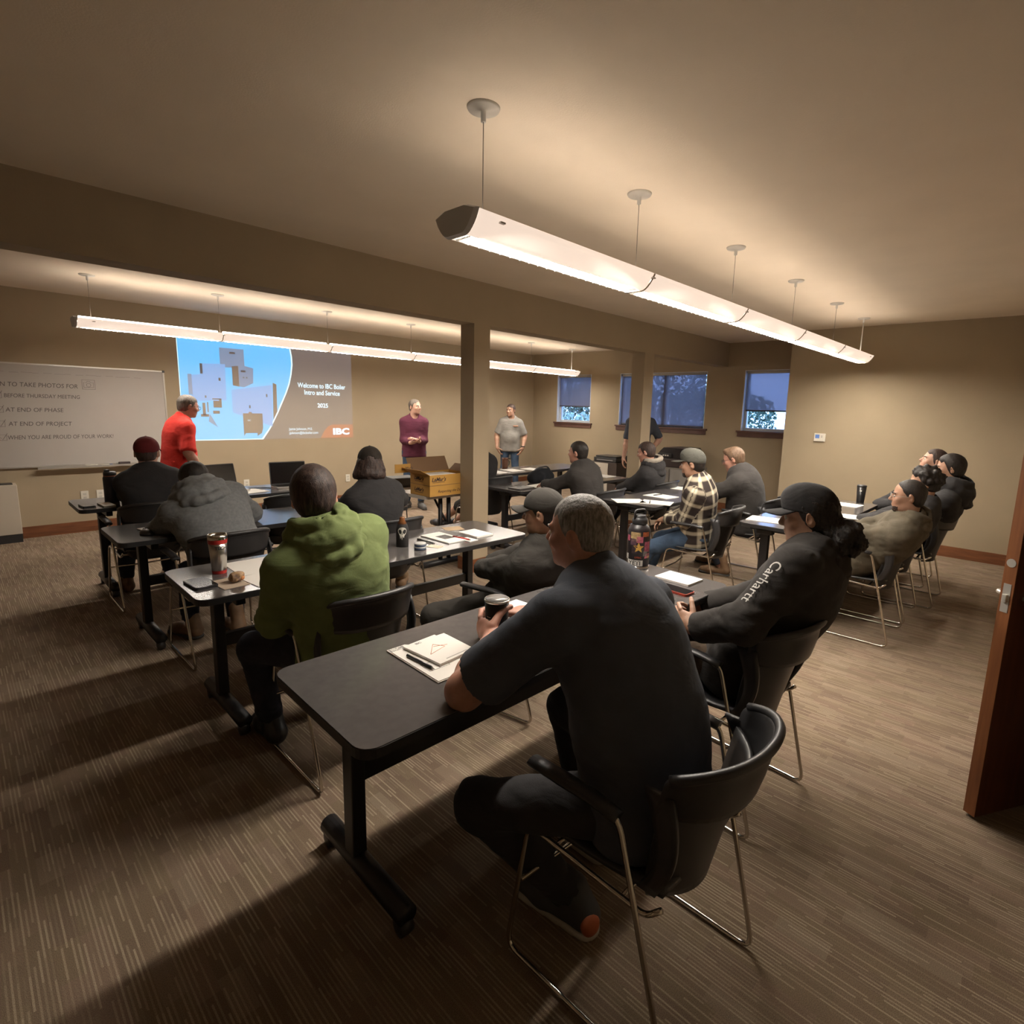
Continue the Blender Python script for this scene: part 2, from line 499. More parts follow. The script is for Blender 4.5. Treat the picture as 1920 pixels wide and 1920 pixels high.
# ================================================================== PENDANT LIGHT ROWS
def emis(name, col, strength):
    m = bpy.data.materials.new(name); m.use_nodes = True
    b = m.node_tree.nodes['Principled BSDF']
    b.inputs['Base Color'].default_value = (0.85, 0.8, 0.74, 1)
    b.inputs['Roughness'].default_value = 0.5
    b.inputs['Emission Color'].default_value = (*col, 1)
    b.inputs['Emission Strength'].default_value = strength
    return m
M_LOUVER = emis('lit_louver', (1.0, 0.92, 0.81), LOUVER_E)
M_PANEL = emis('lit_side_panel', (1.0, 0.80, 0.66), PANEL_E)
M_UP = emis('uplight_tube', LAMP_COL, UPLIGHT_E)
M_HOUS = mat('fixture_grey', (0.52, 0.52, 0.53), rough=0.5)
M_HOUSW = mat('fixture_white', (0.6, 0.57, 0.52), rough=0.5)
M_RIB = mat('joint_band', (0.22, 0.17, 0.12), rough=0.6)
M_CABLE = mat('steel_cable', (0.20, 0.17, 0.14), rough=0.4, metal=0.6)

def side_profile(s):
    """curved side panel from the wing tip down to the louvre strip (y,z), s = side"""
    pts = []
    for i in range(7):
        t = i/6
        y = 0.118-(0.118-0.042)*t**1.0
        z = 0.075-0.075*math.sin(t*math.pi/2)**0.9
        pts.append((s*y, z))
    return pts

def light_row(x0, n, seg, yc, zb, label, lamp=None, up=None):
    t = empty('pendant_light_row', (x0, yc, zb), 0, label, 'pendant light', 'suspended linear light rows')
    for k in range(n):
        a, b_ = k*seg+0.006, (k+1)*seg-0.006
        for s in (-1, 1):
            pr = side_profile(s)
            bm = bmesh.new()
            inn = [(p[0]-s*0.004, p[1]+0.003) for p in pr]
            A = [[bm.verts.new((x, p[0], p[1])) for p in pr] for x in (a, b_)]
            B = [[bm.verts.new((x, p[0], p[1])) for p in inn] for x in (a, b_)]
            m_ = len(pr)
            for i in range(m_-1):
                bm.faces.new((A[0][i], A[0][i+1], A[1][i+1], A[1][i])); bm.faces.new((B[0][i], B[1][i], B[1][i+1], B[0][i+1]))
            for j in (0, 1):
                bm.faces.new([A[j][i] for i in range(m_)]+[B[j][i] for i in range(m_-1, -1, -1)])
            bm.faces.new((A[0][0], A[1][0], B[1][0], B[0][0])); bm.faces.new((A[0][-1], B[0][-1], B[1][-1], A[1][-1]))
            bm_obj('side_panel', bm, M_PANEL, t, True)
        # louvre strip with cross blades
        box('louver', a+0.05, b_-0.05, -0.040, 0.040, 0.004, 0.010, lamp or M_LOUVER, t)
        box('louver_light_block', a+0.012, b_-0.012, -0.050, 0.050, 0.0102, 0.0515, M_HOUSW, t)  # unseen opaque box, added to stop the louvre's glow escaping upward
        bm = bmesh.new()
        nb = int((b_-a-0.04)/0.055)
        for i in range(nb+1):
            x = a+0.02+i*(b_-a-0.04)/nb
            bx(bm, x-0.0012, x+0.0012, -0.041, 0.041, -0.004, 0.003)
        bm_obj('louver_blades', bm, M_HOUSW, t)['kind'] = 'stuff'
        tube_obj('uplight_lamp', [(a+0.02, 0, 0.086), (b_-0.02, 0, 0.086)], 0.019, up or M_UP, t, 8)
        for xx in (a+0.03, b_-0.03): box('lamp_holder', xx-0.006, xx+0.006, -0.010, 0.010, 0.0515, 0.067, M_HOUSW, t)
    for k in range(n+1):
        x = k*seg
        if 0 < k < n:
            bm = bmesh.new()
            for s in (-1, 1):
                tube(bm, [(x, p[0]*1.02, p[1]-0.001) for p in side_profile(s)], 0.0035, 6)
            tube(bm, [(x, -0.043, -0.001), (x, 0.043, -0.001)], 0.0035, 6)
            bm_obj('joint_band', bm, M_RIB, t, True)
        cx = x if 0 < k < n else (0.12 if k == 0 else x-0.12)
        tube_obj('cable' if k < n else 'power_cord', [(cx, 0, 0.05), (cx, 0, CEIL-zb-0.03)], 0.0016 if k < n else 0.006, M_CABLE if k < n else M_HOUSW, t, 6)
        bm = bmesh.new()
        Hc = CEIL-zb
        lathe(bm, [(0.010, -0.05), (0.010, -0.012), (0.058, -0.010), (0.062, -0.002), (0.062, 0.0)], 28, Matrix.Translation((cx, 0, Hc)))
        bm_obj('canopy', bm, M_HOUSW, t, True)
        br = bmesh.new(); bx(br, cx-0.012, cx+0.012, -0.118, 0.118, 0.052, 0.058); bm_obj('hanger_bracket', br, M_HOUSW, t)
    for x, d in ((0, -1), (n*seg, 1)):
        bm = bmesh.new()
        prof = [(-0.122, 0.078), (-0.06, 0.098), (0.06, 0.098), (0.122, 0.078)] + [(p[0]*1.03, p[1]-0.004) for p in side_profile(1)[1:]] + [(-q[0]*1.03, q[1]-0.004) for q in side_profile(1)[1:][::-1]]
        va = [bm.verts.new((x, p[0], p[1])) for p in prof]
        vb = [bm.verts.new((x+d*0.018, p[0]*0.9, 0.045+(p[1]-0.045)*0.9)) for p in prof]
        bm.faces.new(va); bm.faces.new(vb)
        for i in range(len(prof)):
            j = (i+1) % len(prof); bm.faces.new((va[i], va[j], vb[j], vb[i]))
        bm_obj('end_cap', bm, M_HOUS if (d < 0) else M_HOUSW, t)
    return t
light_row(1.36, 5, 1.178, 1.70, 2.185, 'long pendant light row nearest the camera with a grey end cap')
light_row(0.90, 6, 1.205, 6.66, 2.185, 'far pendant light row in front of the projected slide', emis('lit_louver_dim', (1.0, 0.92, 0.81), LOUVER_E*0.62), emis('uplight_tube_far', LAMP_COL, UPLIGHT_E*1.9))
# ================================================================== TABLES
M_TOP = mat('grey_laminate', (0.090, 0.082, 0.080), rough=0.17, spec=0.5, var=0.10, vscale=30, bump=0.012, bscale=500)
M_EDGE = mat('black_edge_band', (0.012, 0.011, 0.011), rough=0.5)
M_STEEL = mat('black_powder_steel', (0.014, 0.013, 0.014), rough=0.42)
M_WTOP = mat('white_laminate', (0.55, 0.51, 0.45), rough=0.5)
TL, TW, TH = 1.951, 0.575, 0.737
def make_table(name='training_table', top=None, L=TL, Wd=TW, legdy=0.13):
    t = empty(name)
    hx, hy = L/2, Wd/2
    bm = bmesh.new(); prism(bm, rrect(-hx+0.002, hx-0.002, -hy+0.002, hy-0.002, 0.05, 6), TH-0.026, TH)
    bm_obj('table_top', bm, top or M_TOP, t)
    bm = bmesh.new()
    o = rrect(-hx, hx, -hy, hy, 0.052, 6); i_ = rrect(-hx+0.0025, hx-0.0025, -hy+0.0025, hy-0.0025, 0.0495, 6)
    n = len(o)
    vv = [[bm.verts.new((p[0], p[1], z)) for p in q] for q, z in ((o, TH-0.003), (o, TH-0.029), (i_, TH-0.030), (i_, TH-0.0012))]
    for a in range(4):
        A, B = vv[a], vv[(a+1) % 4]
        for k in range(n): bm.faces.new((A[k], A[(k+1) % n], B[(k+1) % n], B[k]))
    bm_obj('edge_band', bm, M_EDGE, t)
    for s in (-1, 1):
        x = s*(hx-0.183)
        box('leg', x-0.024, x+0.024, legdy-0.032, legdy+0.032, 0.085, TH-0.075, M_STEEL, t, 0.006)
        bm = bmesh.new(); bx(bm, x-0.02, x+0.02, -hy+0.06, hy-0.04, TH-0.075, TH-0.03, 0.004); bx(bm, x-0.035, x+0.035, legdy-0.06, legdy+0.06, TH-0.10, TH-0.06, 0.006)
        bm_obj('top_bracket', bm, M_STEEL, t)
        bm = bmesh.new(); tube(bm, [(x, legdy-0.31, 0.075), (x, legdy+0.20, 0.075)], 0.033, 14)
        foot = bm_obj('foot_bar', bm, M_STEEL, t, True)
        for yy in (legdy-0.29, legdy+0.18):
            bm = bmesh.new()
            lathe(bm, [(0.012, -0.022), (0.028, -0.02), (0.031, 0), (0.028, 0.02), (0.012, 0.022)], 16, Rm((x, yy, 0.031), (0, 1, 0), (0, 0, 1)))
            bx(bm, x-0.012, x+0.012, yy-0.02, yy+0.02, 0.03, 0.07, 0.004)
            bm_obj('caster', bm, M_BLACKP, foot, True)
    box('stretcher', -hx+0.207, hx-0.207, legdy-0.016, legdy+0.016, 0.345, 0.410, M_STEEL, t, 0.004)
    return t
TABLES = [
    # cx, cy, rot, label
    (1.582, 1.368, -0.0248, 'nearest black training table with a folder and cup on it, front left row'),
    (1.617, 2.771, -0.0122, 'black training table holding the skull bottle and steel tumbler, second row'),
    (1.580, 4.095, 0.0, 'black training table where the grey hoodie leans, third row'),
    (1.580, 5.415, 0.0, 'black training table with two laptops nearest the slide'),
    (5.125, 1.420, 0.0, 'black training table with a tall dark cup in front of the leaning row'),
    (5.125, 2.750, 0.0, 'black training table with scattered papers beside the plaid shirt'),
    (4.830, 4.090, 0.0, 'black training table with a black bag and pastry behind the pillar'),
    (5.480, 5.240, 0.0, 'black training table with white papers nearest the standing man in grey'),
]
proto_table = make_table()
for i, (x, y, r, lb) in enumerate(TABLES):
    t = proto_table if i == 0 else copy_tree(proto_table)
    t.location = (x, y, 0); t.rotation_euler = (0, 0, r)
    tag(t, lb, 'table', 'black training tables')
# white folding table with the boxes (long side runs away from the camera)
def folding_table():
    t = empty('folding_table', (3.27, 4.72, 0), 0, 'white topped folding table under the yellow boxes beside the pillar', 'table')
    hx, hy = 0.34, 0.60
    bm = bmesh.new(); prism(bm, rrect(-hx, hx, -hy, hy, 0.04, 5), TH-0.03, TH); bm_obj('table_top', bm, M_WTOP, t)
    for sy in (-1, 1):
        y = sy*(hy-0.16)
        for sx in (-1, 1):
            tube_obj('leg', [(sx*0.05+0.0, y, TH-0.03), (sx*0.05, y, 0.06)], 0.022, M_STEEL, t, 10)
        tube_obj('foot_bar', [(-0.27, y, 0.035), (0.27, y, 0.035)], 0.03, M_STEEL, t, 10)
        tube_obj('brace', [(0.05, y, 0.38), (0.05, y-sy*0.30, TH-0.035)], 0.012, M_STEEL, t, 8)
        tube_obj('crossbar', [(-0.05, y, 0.42), (0.05, y, 0.42)], 0.014, M_STEEL, t, 8)
    return t
folding_table()

# ================================================================== CHAIRS
def make_chair():
    t = empty('sled_chair')
    SH = M_BLACKP
    bm = bmesh.new()
    def seat(u, v):
        x = (u-0.5)*0.43; y = 0.225-v*0.42
        z = 0.438+0.018*abs(u-0.5)**2*4 - 0.035*max(0, (0.12-v)/0.12)**2 - 0.012*math.sin(v*math.pi)
        return (x*(1-0.10*v), y, z)
    sheet(bm, seat, 10, 10, 0.014); bm_obj('seat', bm, SH, t, True)
    bm = bmesh.new()
    def panel(u, v):
        a = (u-0.5)*2; w = 0.345+0.055*v
        x = a*w/2*(1-0.25*max(0, 0.12-v)/0.12)
        y = -0.200-0.082*v**1.2+0.115*abs(a*w/0.43)**2.2
        return (x, y, 0.372+0.335*v)
    sheet(bm, panel, 14, 12, 0.012); bm_obj('back_panel', bm, SH, t, True)
    bm = bmesh.new()
    def band(u, v):
        a = (u-0.5)*2
        x = 0.216*math.sin(a*1.25)/math.sin(1.25)
        y = -0.300+0.135*abs(a)**2.2
        top = 0.808-0.040*abs(a)**3; bot = 0.662+0.012*abs(a)**2
        z = bot+(top-bot)*v
        y += -0.025*math.sin(v*math.pi/2) - 0.014*max(0, v-0.82)/0.18
        return (x, y, z)
    sheet(bm, band, 18, 8, 0.016)
    tube(bm, [Vector(band(i/24, 1.0)) for i in range(25)], 0.0125, 8)
    bm_obj('back_band', bm, SH, t, True)
    for s in (-1, 1):
        bm = bmesh.new()
        def strap(u, v):
            top = Vector((s*0.212, -0.178, 0.725)); bot = Vector((s*0.190, -0.150, 0.440))
            p = top.lerp(bot, v); w = 0.075-0.03*math.sin(v*math.pi*0.7)
            p += Vector((s*0.018*math.sin(v*math.pi), -0.045*math.sin(v*math.pi), 0))
            return (p.x, p.y+(u-0.5)*w, p.z)
        sheet(bm, strap, 3, 10, 0.013); bm_obj('side_strap', bm, SH, t, True)
        X = s*0.245
        path = [(s*0.262, 0.15, 0.655), (s*0.262, -0.105, 0.655), (X, -0.268, 0.010), (X, 0.262, 0.010), (s*0.228, 0.205, 0.428), (s*0.222, -0.17, 0.405), (s*0.215, -0.205, 0.44)]
        tube_obj('side_frame', path, 0.0075, M_CHROME, t, 8, 0.045)
        bm = bmesh.new()
        def pad(u, v):
            y = 0.165-0.27*v
            w = 0.042*(1-0.25*abs(v-0.4))
            return (s*0.262+(u-0.5)*w, y, 0.665-0.008*(abs(u-0.5)*2)**2-0.012*max(0, v-0.7)/0.3)
        sheet(bm, pad, 4, 8, 0.016); bm_obj('arm_pad', bm, SH, t, True)
        for yy in (0.255, -0.255):
            pass
    for y, z, hw in ((0.11, 0.415, 0.228), (-0.10, 0.403, 0.222), (0.222, 0.245, 0.233)):
        tube_obj('crossbar', [(-hw, y, z), (0, y-(0.02 if z < 0.3 else 0), z), (hw, y, z)], 0.0065, M_CHROME, t, 8)
    return t
proto_chair = make_chair()
CHAIRS = [
    # x, y, rot deg, label
    (1.22, 0.715, 0, 'black chair under the man in the navy shirt, nearest the camera'),
    (2.13, 0.87, -4, 'black chair under the person with the curly bun'),
    (1.13, 2.22, 0, 'black chair under the person in the green hoodie'),
    (2.03, 2.02, 12, 'black chair under the slouching man in a dark cap and jacket'),
    (1.09, 3.70, 0, 'black chair under the person in the grey hoodie'),
    (2.03, 3.42, 0, 'black chair under the brown haired person in a dark cap'),
    (1.00, 5.03, 0, 'black chair under the person in the red cap'),
    (1.93, 4.83, 0, 'empty black chair in front of the open laptops'),
    (4.14, 4.68, 0, 'black chair half hidden by the pillar near the far papers'),
    (4.38, 3.32, 4, 'black chair under the man in the black jacket with short dark hair'),
    (5.41, 3.30, 4, 'black chair under the man whose black hoodie has a grey hood'),
    (4.33, 2.10, 8, 'black chair under the man in the plaid shirt'),
    (5.25, 2.06, 4, 'black chair under the man in glasses and black jacket'),
    (4.50, 0.90, 0, 'black chair under the man in the olive hoodie'),
    (5.10, 0.90, 0, 'black chair under the curly haired person in black'),
    (5.68, 0.80, 0, 'black chair under the bearded man by the wall'),
    (6.32, 0.95, 0, 'black chair farthest along the leaning row'),
]
for i, (x, y, r, lb) in enumerate(CHAIRS):
    c = proto_chair if i == 0 else copy_tree(proto_chair)
    c.location = (x, y, 0); c.rotation_euler = (0, 0, math.radians(r))
    tag(c, lb, 'chair', 'black sled base chairs')
# ================================================================== PEOPLE: implicit-surface figure builder
def V(*a): return np.array(a, dtype=np.float64)
def nrm(v): return v/(np.linalg.norm(v)+1e-12)
def rotx(a): c, s = math.cos(a), math.sin(a); return np.array([[1, 0, 0], [0, c, -s], [0, s, c]])
def roty(a): c, s = math.cos(a), math.sin(a); return np.array([[c, 0, s], [0, 1, 0], [-s, 0, c]])
def rotz(a): c, s = math.cos(a), math.sin(a); return np.array([[c, -s, 0], [s, c, 0], [0, 0, 1]])

class Field:
    def __init__(self, h):
        self.h = h; self.items = []
    def add(self, fn, lo, hi, k=0.02, op='u', cuts=()):
        self.items.append((fn, np.array(lo), np.array(hi), k, op, cuts)); return self
    def cone(self, a, b, ra, rb, k=0.02, op='u', cuts=(), flat=None):
        """tapered capsule; flat=(R, s): squash factor s along the frame's y axis about the axis"""
        a = np.asarray(a, float); b = np.asarray(b, float); ba = b-a; L2 = ba@ba+1e-12
        if flat is None:
            def fn(P):
                t = np.clip(((P-a)@ba)/L2, 0, 1)
                d = P-a-t[..., None]*ba
                return np.sqrt((d*d).sum(-1))-(ra+t*(rb-ra))
            m = max(ra, rb)
        else:
            R, s = flat
            yv = R[:, 1]
            def fn(P):
                t = np.clip(((P-a)@ba)/L2, 0, 1)
                d = P-a-t[..., None]*ba
                dy = d@yv
                q = (d*d).sum(-1)+dy*dy*(s*s-1)
                return (np.sqrt(np.maximum(q, 0))-(ra+t*(rb-ra)))/(0.5+0.5*s)
            m = max(ra, rb)
        return self.add(fn, np.minimum(a, b)-m, np.maximum(a, b)+m, k, op, cuts)
    def ell(self, c, r, R=None, k=0.02, op='u', cuts=()):
        c = np.asarray(c, float); r = np.asarray(r, float); R = np.eye(3) if R is None else R
        def fn(P):
            q = (P-c)@R
            k0 = np.sqrt(((q/r)**2).sum(-1)); k1 = np.sqrt(((q/(r*r))**2).sum(-1))+1e-9
            return k0*(k0-1)/k1
        m = float(r.max())
        return self.add(fn, c-m, c+m, k, op, cuts)
    def mesh(self, post=None, pad=0.0):
        h = self.h
        us = [i for i in self.items if i[4] == 'u']
        lo = np.min([i[1] for i in us], 0)-3*h-pad; hi = np.max([i[2] for i in us], 0)+3*h+pad
        n = np.ceil((hi-lo)/h).astype(int)+1
        F = np.full(n, 0.5)
        ax = [lo[d]+h*np.arange(n[d]) for d in range(3)]
        for fn, l, u, k, op, cuts in self.items:
            m = max(k, 0)+3*h
            i0 = np.maximum(np.floor((l-m-lo)/h).astype(int), 0); i1 = np.minimum(np.ceil((u+m-lo)/h).astype(int)+1, n)
            if (i1 <= i0).any(): continue
            sl = tuple(slice(i0[d], i1[d]) for d in range(3))
            P = np.stack(np.meshgrid(*[ax[d][sl[d]] for d in range(3)], indexing='ij'), -1)
            d = fn(P)
            for pt, nv in cuts:
                d = np.maximum(d, (P-pt)@nv)
            A = F[sl]
            if op == 'u':
                if k > 0:
                    hh = np.clip(0.5+0.5*(A-d)/k, 0, 1); F[sl] = A+(d-A)*hh-k*hh*(1-hh)
                else: F[sl] = np.minimum(A, d)
            elif op == 's':
                dd = -d
                if k > 0:
                    hh = np.clip(0.5-0.5*(A-dd)/k, 0, 1); F[sl] = A+(dd-A)*hh+k*hh*(1-hh)
                else: F[sl] = np.maximum(A, dd)
        if post is not None:
            P = np.stack(np.meshgrid(*ax, indexing='ij'), -1)
            near = np.abs(F) < 0.12
            F[near] = post(P[near], F[near])
        return surface_net(F, lo, h)

CORN = np.array([[0, 0, 0], [1, 0, 0], [0, 1, 0], [1, 1, 0], [0, 0, 1], [1, 0, 1], [0, 1, 1], [1, 1, 1]])
EDG = [(0, 1), (2, 3), (4, 5), (6, 7), (0, 2), (1, 3), (4, 6), (5, 7), (0, 4), (1, 5), (2, 6), (3, 7)]
def surface_net(F, lo, h):
    n = np.array(F.shape)
    ins = F < 0
    cnt = np.zeros(n-1, dtype=np.int8)
    for c in CORN:
        cnt += ins[c[0]:n[0]-1+c[0], c[1]:n[1]-1+c[1], c[2]:n[2]-1+c[2]]
    act = np.argwhere((cnt > 0) & (cnt < 8))
    if len(act) == 0: return np.zeros((0, 3)), np.zeros((0, 4), int)
    idx = np.full(n-1, -1, dtype=np.int64)
    idx[act[:, 0], act[:, 1], act[:, 2]] = np.arange(len(act))
    vals = np.stack([F[act[:, 0]+c[0], act[:, 1]+c[1], act[:, 2]+c[2]] for c in CORN], 1)
    pos = np.zeros((len(act), 3)); ct = np.zeros(len(act))
    for a, b in EDG:
        va, vb = vals[:, a], vals[:, b]
        s = (va < 0) != (vb < 0)
        t = np.where(s, va/np.where(np.abs(va-vb) < 1e-12, 1, va-vb), 0)
        pos += s[:, None]*(CORN[a]+t[:, None]*(CORN[b]-CORN[a])); ct += s
    verts = lo+h*(act+pos/ct[:, None])
    quads = []
    for ax in range(3):
        o = [d for d in range(3) if d != ax]
        sl0 = [slice(None)]*3; sl1 = [slice(None)]*3
        sl0[ax] = slice(0, n[ax]-1); sl1[ax] = slice(1, n[ax])
        s0 = ins[tuple(sl0)]; s1 = ins[tuple(sl1)]
        e = np.argwhere(s0 != s1)
        e = e[(e[:, o[0]] > 0) & (e[:, o[1]] > 0) & (e[:, o[0]] < n[o[0]]-1) & (e[:, o[1]] < n[o[1]]-1)]
        if len(e) == 0: continue
        flip = s0[e[:, 0], e[:, 1], e[:, 2]]
        q = []
        for da, db in ((-1, -1), (0, -1), (0, 0), (-1, 0)):
            c = e.copy(); c[:, o[0]] += da; c[:, o[1]] += db
            q.append(idx[c[:, 0], c[:, 1], c[:, 2]])
        q = np.stack(q, 1)
        if ax == 1: flip = ~flip
        q = np.where(flip[:, None], q, q[:, ::-1])
        quads.append(q)
    return verts, np.concatenate(quads)

def np_mesh(name, verts, faces):
    me = bpy.data.meshes.new(name)
    nv, nf = len(verts), len(faces)
    k = faces.shape[1]
    me.vertices.add(nv); me.vertices.foreach_set('co', np.ascontiguousarray(verts, dtype=np.float32).ravel())
    me.loops.add(nf*k); me.loops.foreach_set('vertex_index', np.ascontiguousarray(faces, dtype=np.int32).ravel())
    me.polygons.add(nf); me.polygons.foreach_set('loop_start', np.arange(0, nf*k, k, dtype=np.int32))
    me.update(calc_edges=True)
    return me

def join_vf(parts):
    vs, fs, o = [], [], 0
    for v, f in parts:
        if len(v) == 0: continue
        vs.append(v); fs.append(f+o); o += len(v)
    return np.concatenate(vs), np.concatenate(fs)

def relax(v, f, it=1, w=0.5):
    """a little Laplacian smoothing"""
    for _ in range(it):
        acc = np.zeros_like(v); c = np.zeros(len(v))
        for a, b in ((0, 1), (1, 2), (2, 3), (3, 0)):
            np.add.at(acc, f[:, a], v[f[:, b]]); np.add.at(acc, f[:, b], v[f[:, a]])
            np.add.at(c, f[:, a], 1); np.add.at(c, f[:, b], 1)
        v = v*(1-w)+w*acc/np.maximum(c, 1)[:, None]
    return v

def wob(P, seed, f):
    """cheap smooth pseudo noise"""
    r = np.random.default_rng(seed)
    out = np.zeros(P.shape[:-1])
    for _ in range(5):
        d = r.normal(size=3)*f; ph = r.uniform(0, 6.28)
        d2 = r.normal(size=3)*f*0.5
        out += np.sin(P@d+ph+1.3*np.sin(P@d2))
    return out/5

# ---- skeleton -----------------------------------------------------------------
def ik(a, c, l1, l2, pole):
    d = c-a; L = np.linalg.norm(d)
    L = min(L, (l1+l2)*0.999); u = nrm(d)
    x = (l1*l1-l2*l2+L*L)/(2*L)
    y = math.sqrt(max(l1*l1-x*x, 0))
    p = pole-u*(pole@u); p = nrm(p)
    return a+u*x+p*y, a+u*L

def skeleton(p):
    """local frame: +y faces forward, +x is the figure's right, z up; origin on the floor under the hips"""
    s = p.get('s', 1.0); d = math.radians
    K = {}
    seated = p.get('seated', True)
    hz = p.get('hip_z', 0.545 if seated else 0.93*s)
    P0 = V(p.get('hx', 0), p.get('hy', 0), hz)
    lean = p.get('lean', (0, 0, 0)); side = p.get('side', 0); tw = p.get('twist', 0)
    R0 = rotz(d(p.get('hip_yaw', 0)))@roty(d(side*0.3))@rotx(d(-lean[0]))
    R1 = rotz(d(p.get('hip_yaw', 0)+tw*0.5))@roty(d(side*0.7))@rotx(d(-lean[1]))
    R2 = rotz(d(p.get('hip_yaw', 0)+tw))@roty(d(side))@rotx(d(-lean[2]))
    z = V(0, 0, 1)
    P1 = P0+R0@z*0.17*s; P2 = P1+R1@z*0.19*s; P3 = P2+R2@z*0.165*s
    K.update(P0=P0, P1=P1, P2=P2, P3=P3, R0=R0, R1=R1, R2=R2, s=s)
    w = p.get('w', 1.0)
    shc = P2+R2@z*0.098*s
    for nm, sg in (('L', -1), ('R', 1)):
        K['sh'+nm] = shc+R2@V(sg*0.172*s*w, p.get('shfwd', 0.0), p.get('shrug', 0.0))
        K['hip'+nm] = P0+R0@V(sg*0.092*s, 0, -0.01)
    # head
    ny, np_, nr = p.get('head', (0, 0, 0))       # yaw left +, pitch down +, roll right +
    Rh = rotz(d(p.get('hip_yaw', 0)+tw*0.0+ny))@roty(d(nr))@rotx(d(-np_))
    nd = nrm(R2@z+0.5*(Rh@z)+V(0, 0.12, 0)*0)
    ntop = P3+nd*0.085*s+R2@V(0, 0.012, 0)
    K['head'] = ntop+Rh@V(0, 0.02, 0.082)
    K['Rh'] = Rh; K['ntop'] = ntop
    if 'head_at' in p:
        K['head'] = V(*p['head_at']); K['ntop'] = K['head']-Rh@V(0, 0.02, 0.082)*s
    # arms
    for nm, sg in (('L', -1), ('R', 1)):
        tgt = V(*p.get('wr'+nm, (sg*0.22, 0.25, 0.66)))
        pole = V(*p.get('el'+nm, (sg*0.7, -0.6, -0.5)))
        e, wv = ik(K['sh'+nm], tgt, 0.285*s*p.get('armlen', 1), 0.26*s*p.get('armlen', 1), pole)
        K['el'+nm] = e; K['wr'+nm] = wv
        an = V(*p.get('an'+nm, (sg*0.12, 0.42, 0.09)))
        kp = V(*p.get('kn'+nm, (sg*0.12, 1.0, 0.6)))
        kx, av = ik(K['hip'+nm], an, 0.425*s, 0.415*s, kp)
        K['kn'+nm] = kx; K['an'+nm] = av
        K['toe'+nm] = p.get('toe'+nm, None)
    return K

def head_field(K, h, p, noneck=False):
    F = Field(h); s = p.get('hs', 0.98); R = K['Rh']; C = K['head']
    g = lambda x, y, z: C+R@V(x, y, z)*s
    wide = p.get('face_w', 1.0)
    F.ell(g(0, -0.008, 0.034), V(0.075, 0.096, 0.086)*s, R, 0)
    F.ell(g(0, 0.032, -0.03), V(0.058*wide, 0.062, 0.078)*s, R, 0.02)
    F.ell(g(0, 0.028, -0.072), V(0.050*wide, 0.052, 0.036)*s, R, 0.02)
    F.ell(g(0, 0.072, -0.092), V(0.020, 0.016, 0.015)*s, R, 0.018)
    F.cone(g(-0.036, 0.079, 0.020), g(0.036, 0.079, 0.020), 0.012*s, 0.012*s, 0.012)
    for sg in (-1, 1):
        F.ell(g(sg*0.040*wide, 0.062, -0.022), V(0.022, 0.02, 0.022)*s, R, 0.02)
        F.ell(g(sg*0.031, 0.098, 0.003), V(0.015, 0.012, 0.009)*s, R, 0.012, 's')
        Re = R@rotz(-sg*0.45)@rotx(-0.25)
        F.ell(g(sg*0.079, -0.010, -0.004), V(0.009, 0.019, 0.031)*s, Re, 0.006)
        F.ell(g(sg*0.088, -0.004, 0.0), V(0.006, 0.010, 0.018)*s, Re, 0.004, 's')
    F.cone(g(0, 0.090, 0.012), g(0, 0.108, -0.022), 0.008*s, 0.011*s, 0.008)
    F.ell(g(0, 0.100, -0.027), V(0.015, 0.010, 0.008)*s, R, 0.006)
    F.ell(g(0, 0.088, -0.053), V(0.023, 0.010, 0.006)*s, R, 0.005)
    F.ell(g(0, 0.086, -0.064), V(0.020, 0.010, 0.006)*s, R, 0.005)
    F.cone(g(-0.018, 0.096, -0.0585), g(0.018, 0.096, -0.0585), 0.002*s, 0.002*s, 0.003, 's')
    if not noneck:
        nw = p.get('neck', 1.0)
        F.cone(g(0, -0.022, -0.045), K['P3']+K['R2']@V(0, 0.0, -0.03), 0.055*s*nw, 0.062*s*nw, 0.03)
    return F

